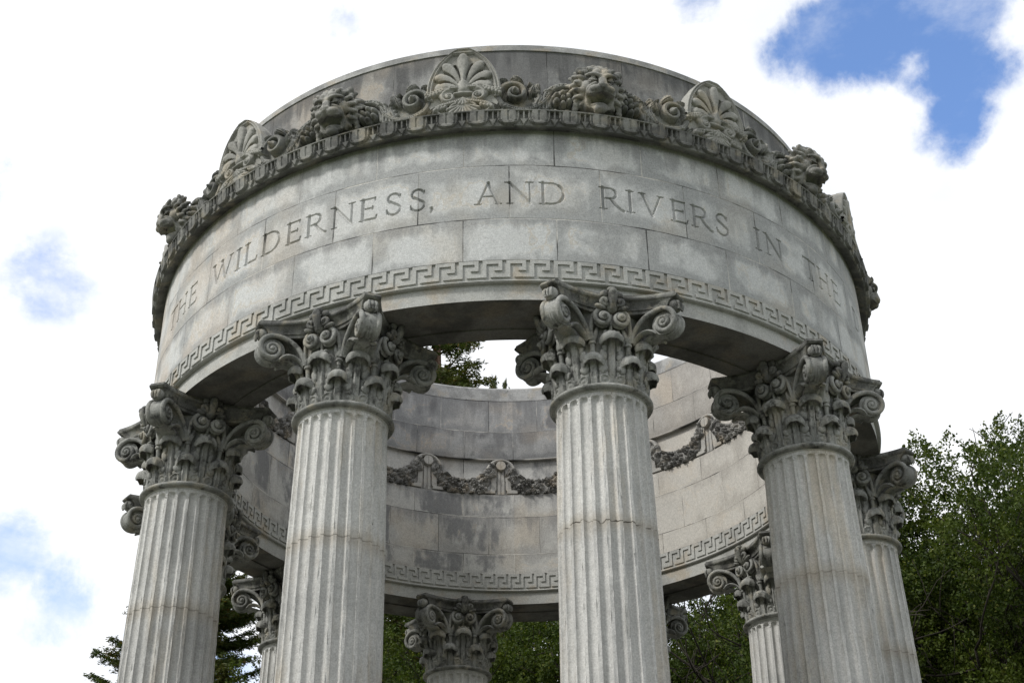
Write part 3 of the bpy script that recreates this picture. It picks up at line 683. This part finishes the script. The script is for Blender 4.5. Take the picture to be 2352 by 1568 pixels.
def acanthus(zb, zt, r0, r1, hw, tipw, name):
    """a leaf standing against the bell, its tip rolled over into a scalloped cap"""
    ns, nt = 40, 29; s = np.linspace(0, 1, ns); t = np.linspace(-1, 1, nt); top = zt-.045
    Sg, Tg = np.meshgrid(s, t, indexing='ij')
    w = np.interp(s, [0, .08, .30, .55, .66, .74, .88, 1], [hw*.85, hw*1.0, hw*.98, hw*.74, hw*.46, .055, tipw*.66, tipw*.95])
    w = w*np.where((s < .70) & (s > .30), 1.04-.13*np.abs(np.cos(s*PI*5.2)), 1)
    r = r0+(r1-r0)*s+.012*np.sin(s*PI)+.045*np.clip((s-.72)/.28, 0, 1)**2
    body = np.clip((.72-Sg)/.10, 0, 1); aT = np.abs(Tg)
    X_ = Tg*w[:, None]
    disp = .016*(np.abs(X_) < .034)-.012*np.exp(-((np.abs(X_)-.040)/.007)**2)+.010*np.exp(-((np.abs(X_)-.020)/.006)**2)
    sc_ = np.hypot((aT-.60)/.26, (Sg-.20)/.17)
    disp = disp+body*(.016*np.exp(-((sc_-1)/.22)**2)+.014*np.exp(-(sc_/.4)**2)-.012*np.clip((aT-.93)/.07, 0, 1))
    for zz0 in (.60,):
        disp = disp-.060*np.exp(-(((np.abs(X_)-.052)/.011)**2+((Sg-zz0)/.028)**2))
    rr = r[:, None]+disp; ph = X_/np.maximum(r[:, None], .1)
    P = np.stack([np.sin(ph)*rr, -np.cos(ph)*rr, zb+(top-zb)*Sg], -1)
    mb = MB(); mb.grid(P)
    B = P*np.array([.955, .955, 1]); mb.grid(B, flip=True)
    rimP = np.concatenate([P[:, 0], P[-1, 1:], P[::-1, -1][1:], P[0, ::-1][1:]]); rimB = np.concatenate([B[:, 0], B[-1, 1:], B[::-1, -1][1:], B[0, ::-1][1:]])
    mb.grid(np.stack([rimP, rimB], 1))
    # the cap
    nu, nv = 45, 12; psi = np.linspace(rad(-112), rad(112), nu); ep = np.linspace(rad(-24), rad(90), nv)
    Ps, Ep = np.meshgrid(psi, ep, indexing='ij'); low = np.clip(1-Ep/rad(60), 0, 1)
    for k, (sc, dz) in enumerate(((1.0, 0), (.88, -.004))):
        q = 1-.10*low*np.abs(np.sin(Ps*3.6))-.05*np.exp(-(np.sin(Ps*3.6)/.35)**2)*(1-low)
        ax, ay, az = tipw*sc*q, .100*sc*q, .080*sc
        droop = .030*np.abs(np.sin(Ps))**2*low+.012*low*np.abs(np.sin(Ps*3.6))*-1
        Pc = np.stack([ax*np.sin(Ps)*np.cos(Ep), -(r1+.030)-ay*np.cos(Ps)*np.cos(Ep), zt-.066+az*np.sin(Ep)-droop+dz], -1)
        mb.grid(Pc, flip=(k == 1))
        if k == 0: P0 = Pc
    mb.grid(np.stack([P0[:, 0], Pc[:, 0]], 1))
    for sg in (1, -1):
        for (xx, fz, lx, lz, ti) in ((.078, .60, .034, .060, .25), (.098, .50, .030, .045, .7), (.070, .74, .024, .050, .1)):
            z_ = zb+(zt-zb)*fz; rr_ = r0+(r1-r0)*fz+.014; a = sg*xx/rr_
            mb.add(*ellipsoid((math.sin(a)*rr_, -math.cos(a)*rr_, z_), (lx, .020, lz), 12, 8, Matrix.Rotation(sg*ti, 3, 'Y')))
    return mesh_of(name, mb, M['capital'], True, None, 65)
def abacus_mesh():
    cr, md, ch = .712, .530, .118
    side = []
    for t in np.linspace(-1, 1, 17): side.append((t*(cr-ch), md+(cr-md)*abs(t)**2.1))
    layers = [(.815, .090), (.845, .086), (.850, .070), (.880, .064), (.905, .050), (.922, .030), (.930, .022), (.932, .008), (.942, -.004), (.956, -.009), (.970, -.004), (.977, .006), (CH+.002, .006)]
    rings = []
    for z, d in layers:
        ring_ = []
        for k in range(4):
            a = k*PI/2
            for (x, y) in side:
                f = (1-d/.62); X_, Y_ = x*f, -(y-d*1.0)
                ring_.append((X_*math.cos(a)-Y_*math.sin(a), X_*math.sin(a)+Y_*math.cos(a), z))
        rings.append(ring_)
    rings = np.array(rings); mb = MB().grid(rings, closed_v=True)
    k = rings.shape[1]
    V = np.vstack([rings[0], [[0, 0, .815]]]); i = np.arange(k); mb.add(V, [np.stack([i, (i+1) % k, np.full(k, k)], 1)])
    return mesh_of('abacus', mb, M['abacus'], True, None, 40)
def volute_mesh():
    """corner volute, built in the plane x=0 and turned 45 degrees to its corner; -y outward"""
    mb = MB(); c = (.775, .680); R0 = .150
    lead = bez((.455, .50), (.47, .70), (.62, .835), (c[0], c[1]+R0), n=16)
    sp = spiral2(c[0], c[1], R0, .020, PI/2, -2.15, 60)
    pth = np.vstack([lead, sp[1:]]); n = len(pth)
    t = np.linspace(0, 1, n)
    for s in (1, -1):
        lat_ = np.interp(np.arange(n), [0, 15, 30, n-1], [.165, .088, .080, .092])*s
        P = np.stack([lat_, -pth[:, 0], pth[:, 1]], -1)
        k = 10; a = np.linspace(0, 2*PI, k, endpoint=False)
        mb.add(*sweep(P, np.cos(a), np.sin(a), (1, 0, 0), np.interp(t, [0, .2, 1], [.024, .028, .020]), np.interp(t, [0, .2, .6, 1], [.022, .028, .022, .014])))
        # face plate of the channel, set back
        mb.add(*ellipsoid((s*.085, -c[0], c[1]), (.040, .030, .030), 12, 8))
    # drum between the two faces with a waist and bands
    xs = np.array([-.078, -.07, -.05, -.028, -.024, -.012, .0, .012, .024, .028, .05, .07, .078]); rs = np.array([.02, .128, .116, .106, .122, .126, .118, .126, .122, .106, .116, .128, .02])
    a = np.linspace(0, 2*PI, 28, endpoint=False)
    mb.grid(np.stack([np.broadcast_to(xs, (28, 13)), -(c[0]+np.cos(a)[:, None]*rs), c[1]+np.sin(a)[:, None]*rs], -1), closed_u=True)
    # web joining the stems, from the bell to the roll
    web = np.vstack([lead, sp[1:16]]); ww = np.interp(np.arange(len(web)), [0, 15, 30], [.15, .085, .075])
    P = np.stack([np.zeros(len(web)), -web[:, 0], web[:, 1]], -1)
    mb.add(*sweep(P, np.array([-1, 1, 1, -1]), np.array([-1, -1, 1, 1.]), (1, 0, 0), ww, .010))
    # curled leaf under the roll
    for s in (1, -1):
        lf = bez((.46, .50), (.50, .60), (.62, .66), (.70, .56), n=14)
        P = np.stack([np.interp(np.arange(14), [0, 13], [.13, .085])*s, -lf[:, 0], lf[:, 1]], -1)
        mb.add(*sweep(P, np.cos(a[::3]), np.sin(a[::3]), (1, 0, 0), np.interp(np.arange(14), [0, 7, 11, 13], [.03, .045, .05, .03]), np.interp(np.arange(14), [0, 11, 13], [.014, .022, .014])))
    P = np.stack([np.zeros(14), -bez((.45, .44), (.50, .56), (.66, .62), (.76, .56), n=14)[:, 0], bez((.45, .44), (.50, .56), (.66, .62), (.76, .56), n=14)[:, 1]], -1)
    mb.add(*sweep(P, np.cos(a[::3]), np.sin(a[::3]), (1, 0, 0), np.interp(np.arange(14), [0, 7, 13], [.06, .085, .05]), .016))
    # bud under the abacus corner
    mb.add(*ellipsoid((0, -.870, .865), (.072, .060, .070), 14, 10))
    for q in (-1, 0, 1): mb.add(*tube(bez((q*.03, -.91, .90), (q*.05, -.955, .865), (q*.03, -.925, .81), n=7), .015, 6))
    return mesh_of('volute', mb, M['capital'], True, None, 50)
def helix_mesh():
    """pair of inner spirals at the middle of a face, with the two stalks they grow from"""
    mb = MB()
    for s in (1, -1):
        c = (s*.084, .715); sp = spiral2(c[0], c[1], .100, .018, rad(90), -s*1.9, 44)
        lead = bez((s*.195, .50), (s*.20, .66), (s*.19, .815), (c[0], c[1]+.100), n=12)
        p2 = np.vstack([lead, sp[1:]]); n = len(p2); yy = np.interp(np.arange(n), [0, 12, n-1], [-.44, -.515, -.575])
        mb.add(*tube(np.stack([p2[:, 0], yy, p2[:, 1]], -1), np.interp(np.arange(n), [0, 12, n-1], [.020, .026, .017]), 8))
        mb.add(*ellipsoid((c[0], -.575, c[1]), (.028, .03, .028), 10, 7)); mb.add(*ellipsoid((c[0], -.475, c[1]), (.090, .03, .090), 16, 7))
        a = s*PI/8; x, y = .455*math.sin(a), -.455*math.cos(a)
        mb.add(*tube([(x*.98, y*.98, .33), (x, y, .42), (x*1.01, y*1.01, .47)], [.026, .024, .026], 10))
        mb.add(*tube([(x*1.01, y*1.01, .462), (x*1.01, y*1.01, .478), (x*1.01, y*1.01, .490)], [.036, .040, .034], 12))
        for q in (-1, 1):
            mb.add(*tube(bez((x*1.01, y*1.01, .485), (x*1.06+q*.035, y*1.06, .56), (x*1.03+q*.055, y*1.03, .66), n=9), [.018, .026, .030, .030, .028, .025, .020, .016, .010], 8))
        mb.add(*tube(bez((x*1.02, y*1.02, .49), (x*1.09, y*1.09, .54), (x*1.05, y*1.05, .60), n=7), [.012, .022, .024, .022, .018, .014, .008], 8))
    for q in (-.06, -.02, .02, .06): mb.add(*ellipsoid((q, -.485, .585-abs(q)*.2), (.024, .035, .02), 10, 6))
    mb.add(*tube([(0, -.45, .52), (0, -.475, .66), (0, -.50, .84)], [.02, .016, .02], 8))
    return mesh_of('helix_scrolls', mb, M['capital'], True, None, 60)
def fleuron_mesh():
    mb = MB(); mb.add(*ellipsoid((0, -.50, .885), (.060, .07, .08), 14, 10))
    for s in (1, -1):
        sp = spiral2(s*.060, .885, .046, .010, rad(90), s*1.4, 22); mb.add(*tube(np.stack([sp[:, 0], np.linspace(-.535, -.575, 22), sp[:, 1]], -1), .017, 8))
        mb.add(*ellipsoid((s*.085, -.53, .845), (.045, .03, .02), 10, 7, Matrix.Rotation(s*-.3, 3, 'Y'))); mb.add(*ellipsoid((s*.05, -.54, .955), (.035, .035, .03), 10, 7))
    mb.add(*tube(bez((0, -.54, .83), (0, -.60, .91), (0, -.58, .965), (0, -.63, .955), n=10), [.02, .026, .03, .032, .034, .034, .034, .032, .026, .014], 10))
    mb.add(*ellipsoid((0, -.56, .985), (.04, .05, .025), 10, 7))
    return mesh_of('fleuron', mb, M['abacus'], True, None, 60)
mesh_shaft = shaft_mesh()
mesh_ring = mesh_of('necking_ring', lathe([(.41, -.035), (.455, -.032), (.465, -.024)]+[(.470+.034*math.cos(q), .0+.027*math.sin(q)) for q in np.linspace(-1.3, 1.5, 11)]+[(.44, .034), (.42, .036)]), M['capital'], True, None, 40)
mesh_bell = mesh_of('capital_bell', lathe([(.405, .02), (.415, .3), (.43, .5), (.435, .66), (.45, .76), (.475, .815), (.3, .82)]), M['capital'], True, None, 40)
leaf_low = acanthus(.025, .335, .438, .450, .172, .112, 'acanthus_leaf')
leaf_high = acanthus(.025, .560, .412, .462, .140, .130, 'acanthus_leaf_tall')
mesh_ab = abacus_mesh(); mesh_vol = volute_mesh(); mesh_hel = helix_mesh(); mesh_fle = fleuron_mesh(); mesh_fle.transform(Matrix.Translation((0, .0, .90)) @ Matrix.Diagonal((1.35, 1.0, 1.28, 1)) @ Matrix.Translation((0, -.02, -.905)))
PARTS = [('necking_ring', mesh_ring, 0), ('capital_bell', mesh_bell, 0), ('abacus', mesh_ab, 0)]
for k in range(8): PARTS.append(('acanthus_leaf', leaf_low, PI/8+k*PI/4))
for k in range(8): PARTS.append(('acanthus_leaf', leaf_high, k*PI/4))
for k in range(4): PARTS += [('volute', mesh_vol, PI/4+k*PI/2), ('helix_scrolls', mesh_hel, k*PI/2), ('fleuron', mesh_fle, k*PI/2)]
th0 = math.degrees(.2104)
for k in range(10):
    th = th0+36*k; x, y = on_ring(th, .9109)
    cobj = link('column', mesh_shaft, temple, (x, y, ZB), rad(th), 'fluted Corinthian columns of the temple')
    if k == 0:
        me2 = mesh_shaft.copy(); me2.materials.clear(); me2.materials.append(M['shaft_cracked']); cobj.data = me2; cobj['label'] = 'fluted column with a jagged crack across its shaft'
    for nm, me, a in PARTS: link(nm, me, cobj, (0, 0, NECK), a)
# podium
def disc_mesh(name, levels, mat, ns=120):
    a = np.linspace(0, 2*PI, ns, endpoint=False); p_ = np.array(levels, float)
    mb = MB().grid(np.stack([np.sin(a)[:, None]*p_[:, 0], -np.cos(a)[:, None]*p_[:, 0], np.broadcast_to(p_[:, 1], (ns, len(p_)))], -1), closed_u=True)
    return mesh_of(name, mb, mat, True, None, 30)
link('podium', disc_mesh('podium', [(6.4, 0), (6.4, .153), (6.0, .153), (6.0, .306), (5.6, .306), (5.6, .46), (5.25, .46), (5.25, .92), (3.3, .92), (3.3, 1.3), (3.05, 1.3), (3.05, .4), (.01, .4)], M['podium']), temple)

# ------------------------------------------------------------------ ground
mt, n = new_mat('grass'); pos = n('ShaderNodeNewGeometry').outputs['Position']
c = n.mix(n.mr(n.noise(pos, .7, 6, .65), .35, .65), (.05, .085, .022), (.10, .125, .045)); c = n.mix(n.mr(n.noise(pos, 30, 3), .4, .7, 0, .5), c, (.12, .11, .06))
finish(n, c, .95, n.noise(pos, 40, 3), .6, .05); M['grass'] = mt
mt, n = new_mat('paving'); pos = n('ShaderNodeNewGeometry').outputs['Position']
c = n.mix(n.mr(n.noise(pos, 2, 6, .6), .35, .65), (.16, .155, .145), (.10, .098, .09)); finish(n, c, .9, n.noise(pos, 30, 3), .4, .01); M['paving'] = mt
g = link('ground', disc_mesh('ground', [(3000, 0), (600, 0), (80, 0), (20, 0), (.01, 0)], M['grass'])); g['kind'] = 'structure'
g = link('paved_path', disc_mesh('paved_path', [(17.5, 0), (17.5, .004), (6.3, .004)], M['paving'])); g['kind'] = 'structure'

# ------------------------------------------------------------------ trees
def leaf_mat(name, cols, trans=.25):
    mt, n = new_mat(name); pos = n('ShaderNodeNewGeometry').outputs['Position']
    rnd = n('ShaderNodeNewGeometry').outputs['Random Per Island']
    c = n.mix(n.mr(rnd, 0, 1, 0, 1, False), cols[0], cols[1]); c = n.mix(n.mr(n.noise(pos, .75, 3), .44, .60, 0, .75), c, cols[2])
    c = n.mix(n.mr(rnd, .94, .97), c, cols[3])
    p = n('ShaderNodeBsdfPrincipled', {'Base Color': c, 'Roughness': .6, 'Specular IOR Level': .18})
    tr = n('ShaderNodeBsdfTranslucent', {'Color': n.mix(1.0, c, (1.5, 1.6, .8), 'MULTIPLY')})
    mx = n('ShaderNodeMixShader', {0: trans, 1: p.outputs[0], 2: tr.outputs[0]}); n.l.new(mx.outputs[0], n('ShaderNodeOutputMaterial').inputs[0]); return mt
M['oak'] = leaf_mat('oak_leaves', [(.017, .031, .005), (.055, .082, .011), (.070, .094, .012), (.13, .14, .03)])  # third colour, spread in random clumps, paints in sunlit masses of foliage
M['redwood'] = leaf_mat('redwood_needles', [(.034, .054, .015), (.072, .092, .022), (.078, .082, .024), (.18, .10, .028)], .2)
mt, n = new_mat('bark'); pos = n('ShaderNodeNewGeometry').outputs['Position']
c = n.mix(n.noise(n.vm('MULTIPLY', pos, (1, 1, .2)), 9, 5), (.016, .014, .011), (.045, .038, .030)); finish(n, c, .95, n.noise(n.vm('MULTIPLY', pos, (1, 1, .2)), 14, 4), .8, .04); M['bark'] = mt
mt, n = new_mat('redwood_bark'); pos = n('ShaderNodeNewGeometry').outputs['Position']
c = n.mix(n.noise(n.vm('MULTIPLY', pos, (1, 1, .15)), 9, 5), (.09, .05, .035), (.17, .11, .08)); finish(n, c, .95, n.noise(pos, 14, 4), .8, .04); M['redbark'] = mt

def quads(rng, C, L, W, axis=None, spread=1.0):
    """one folded-free diamond leaf at each centre"""
    n_ = len(C); a = rng.normal(size=(n_, 3))
    if axis is not None: a = axis+a*spread
    a /= np.linalg.norm(a, axis=1, keepdims=True); b = rng.normal(size=(n_, 3)); b -= a*(a*b).sum(1, keepdims=True); b /= np.linalg.norm(b, axis=1, keepdims=True)
    L = L*rng.uniform(.7, 1.25, (n_, 1)); W = W*rng.uniform(.7, 1.25, (n_, 1))
    V = np.stack([C-a*L/2, C+b*W/2-a*L*.05, C+a*L/2, C-b*W/2-a*L*.05], 1).reshape(-1, 3)
    return V, np.arange(n_*4).reshape(-1, 4)
def oak_meshes(seed, H, R_, n_leaf=230000, name='oak', low=.22):
    rng = np.random.default_rng(seed); tips = []; wood = MB()
    def branch(p, d, L, r, lvl):
        k = 6; pts = [p]; dd = d.copy()
        for i in range(k):
            dd = dd+rng.normal(size=3)*.13+np.array([0, 0, .05]); dd /= np.linalg.norm(dd); pts.append(pts[-1]+dd*L/k)
        wood.add(*tube(pts, np.linspace(r, r*.5, k+1), 8 if lvl < 2 else 5))
        if lvl >= 2: tips.extend(pts[2:])
        if lvl == 4: return
        nc = [5, 5, 4, 3][lvl]
        for i in range(nc):
            t = rng.uniform(.35, 1.0) if i else 1.0; q = pts[min(int(t*k), k)]
            nd = dd+rng.normal(size=3)*(.75 if lvl else .6)+(np.array([0, 0, .12])); nd /= np.linalg.norm(nd)
            branch(q, nd, L*rng.uniform(.58, .76), r*.52, lvl+1)
    hT = H*low
    wood.add(*tube([(0, 0, -.2), (.05, 0, hT*.5), (.1, .1, hT)], [R_*.085, R_*.07, R_*.06], 12))
    for i in range(6):
        a = i*PI/3+rng.uniform(-.3, .3); d = np.array([math.cos(a)*.8, math.sin(a)*.8, rng.uniform(.6, 1.5)]); d /= np.linalg.norm(d)
        branch(np.array([.1, .1, hT*rng.uniform(.8, 1)]), d, H*.30, R_*.028, 0)
    branch(np.array([.1, .1, hT]), np.array([0, 0, 1.]), H*.34, R_*.032, 0)
    T = np.array(tips); c = np.array([0, 0, H*.58])
    # fit the crown to its size
    ext = np.percentile(np.hypot(T[:, 0], T[:, 1]), 97); top = np.percentile(T[:, 2], 99.5)
    sc = np.array([R_/ext, R_/ext, H*.97/top]); T = T*sc
    wood.v = [v*sc for v in wood.v]
    # rounded masses of foliage at the branch ends, each made of leafy twigs on its shell
    far = T[np.argsort(rng.random(len(T)))]; cen = []
    for p in far:
        if all(np.linalg.norm((p-q)*np.array([1, 1, 1.2])) > 1.05 for q in cen): cen.append(p)
        if len(cen) >= 125: break
    for k in range(120):
        v_ = rng.normal(size=3); v_ /= np.linalg.norm(v_); cen.append(v_*rng.uniform(.35, .95)*np.array([R_*.80, R_*.80, H*.36])+np.array([0, 0, H*.58]))
    cen = np.array(cen); R0 = rng.uniform(.75, 1.45, len(cen)); nt_ = n_leaf//46
    wgt = R0**2; pick = rng.choice(len(cen), nt_, p=wgt/wgt.sum()); dr = rng.normal(size=(nt_, 3)); dr[:, 2] += .25; dr /= np.linalg.norm(dr, axis=1, keepdims=True)
    lump = 1+.22*np.sin(dr[:, 0]*5+pick)*np.sin(dr[:, 1]*6+pick*2)+.12*np.sin(dr[:, 2]*11+pick)
    base = cen[pick]+dr*(R0[pick]*lump*rng.uniform(.62, 1.02, nt_))[:, None]*np.array([1, 1, .8])
    ax = dr*.8+rng.normal(size=(nt_, 3))*.35+np.array([0, 0, .35]); ax /= np.linalg.norm(ax, axis=1, keepdims=True)
    ln = rng.uniform(.16, .42, (nt_, 1))*np.where(rng.random((nt_, 1)) < .05, 1.9, 1); u_ = rng.uniform(-.4, 1, (nt_*46, 1))
    C = np.repeat(base, 46, 0)+np.repeat(ax*ln, 46, 0)*u_+rng.normal(size=(nt_*46, 3))*(.085*(1.1-np.clip(u_, 0, 1)))
    V, f = quads(rng, C, .080, .050); me = make_mesh(name+'_crown', V, [f], smooth=False); me.materials.append(M['oak'])
    # sprigs standing out of the crown
    tr = mesh_of(name+'_trunk', wood, M['bark'], True); return me, tr
def redwood_meshes(seed, H, R_, name='redwood', nb=150, dens=1.0):
    rng = np.random.default_rng(seed); wood = MB(); CC = []; AX = []
    wood.add(*tube([(0, 0, -.2), (0, 0, H*.3), (0, 0, H*.7), (0, 0, H)], [H*.022, H*.016, H*.008, .02], 12))
    z = H*.12; i = 0
    while z < H*.99:
        t = (z-H*.12)/(H*.88); L = R_*(1-t)**.8*rng.uniform(.65, 1.1)+.25; a = rng.uniform(0, 2*PI)
        k = max(6, int(L*2.2)); up = rng.uniform(.12, .42)+.5*t; pts = []
        for j in range(k+1):
            q = j/k; pts.append((math.cos(a)*L*q, math.sin(a)*L*q, z+L*(up*q-.38*q*q+.22*q**4)))
        pts = np.array(pts); wood.add(*tube(pts, np.linspace(.012+.014*L, .008, k+1), 5))
        side = np.array([-math.sin(a), math.cos(a), 0])
        for q in np.arange(.15, 1.0, .13/max(L, .4)/dens*1.35):
            p = np.array([np.interp(q*k, range(k+1), pts[:, m_]) for m_ in range(3)]); out = np.array([math.cos(a), math.sin(a), -.1])
            for s in (1, -1):
                tl = (.26+.42*(1-q)*min(L/3, 1))*rng.uniform(.6, 1.3)*min(1, L/1.5+.35); d = side*s*.8+out*.7+rng.normal(size=3)*.2+np.array([0, 0, -.25]); d /= np.linalg.norm(d)
                m_ = int(12+tl*46); u_ = rng.uniform(0, 1, (m_, 1)); CC.append(p+d*tl*u_+rng.normal(size=(m_, 3))*.034); AX.append(np.repeat(d[None], m_, 0))
        z += (.16+.34*(1-t))*H/30/dens*rng.uniform(.5, 1.1); i += 1
    C = np.concatenate(CC); A = np.concatenate(AX)
    V, f = quads(rng, C, .13, .034, A, .50); me = make_mesh(name+'_crown', V, [f], smooth=False); me.materials.append(M['redwood'])
    return me, mesh_of(name+'_trunk', wood, M['redbark'], True)
def plant(kind, meshes, loc, label, cat, rz=0.0, sc=1.0, group=None):
    e = bpy.data.objects.new(kind, None); col.objects.link(e); e.location = loc; e.rotation_euler = (0, 0, rz); e.scale = (sc,)*3 if not isinstance(sc, tuple) else sc
    e['label'] = label; e['category'] = cat
    if group: e['group'] = group
    link('crown', meshes[0], e); link('trunk', meshes[1], e); return e
def at(px, dist, py=1568):
    d = pix_dir(px, py); h = math.hypot(d.x, d.y); return (CAM.x+d.x/h*dist, CAM.y+d.y/h*dist)
def top_h(px, py, dist):
    d = pix_dir(px, py); return EYE+d.z/math.hypot(d.x, d.y)*dist
oakA = oak_meshes(1, 17.0, 6.8, 700000, 'oak_a'); oakB = oak_meshes(4, 17.0, 7.5, 620000, 'oak_b')
red = redwood_meshes(2, 24, 5.2, 'redwood_a', dens=2.8); red2 = redwood_meshes(7, 24, 3.6, 'redwood_b', dens=1.7)
OG, RG = 'oak trees behind the temple', 'redwoods behind the temple'
def put(kind, me, H0, px, py_top, dist, *a, wid=1.0, rz=0.0, group=None, px_top=None):
    x, y = at(px_top or px, dist, py_top); h = top_h(px_top or px, py_top, dist); s = h/H0
    return plant(kind, me, (x, y, 0), *a, rz=rz, sc=(s*wid, s*wid, s), group=group)
put('oak_tree', oakA, 17, 2165, 975, 31, 'dense green oak filling the lower right corner, its twiggy top against the white sky', 'tree', wid=.95, rz=.6, group=OG)
put('oak_tree', oakB, 17, 2440, 1100, 36, 'darker oak standing behind the right edge of the big corner oak', 'tree', wid=1.0, rz=2.1, group=OG)
put('oak_tree', oakB, 17, 1690, 1265, 34, 'oak seen through the gap right of the cracked front column', 'tree', wid=.95, rz=4.0, group=OG)
put('oak_tree', oakA, 17, 1180, 1290, 37, 'dark oak behind the farthest column, in the middle gap', 'tree', wid=1.1, rz=3.1, group=OG)
put('oak_tree', oakA, 17, 930, 1330, 44, 'dark oak between the left front column and the farthest column', 'tree', wid=.9, rz=5.1, group=OG)
put('oak_tree', oakB, 17, 1950, 1200, 44, 'oak far behind the right columns of the temple', 'tree', wid=.8, rz=1.1, group=OG)
put('redwood_tree', red, 24, 470, 1190, 44, 'redwood behind the two left front columns, its boughs reaching out at lower left', 'tree', wid=1.3, rz=.3, group=RG)
put('redwood_tree', red2, 24, 1008, 640, 40, 'redwood whose upper trunk and boughs show in the sky above the far rim', 'tree', wid=1.3, rz=1.3, group=RG)
put('redwood_tree', red2, 24, 1130, 858, 52, 'small redwood tip just above the far rim, beside the tall redwood', 'tree', wid=.34, rz=2.3, group=RG)
put('redwood_tree', red2, 24, 1163, 866, 56, 'lone narrow redwood tip above the middle of the far rim', 'tree', wid=.26, rz=4.3, group=RG)
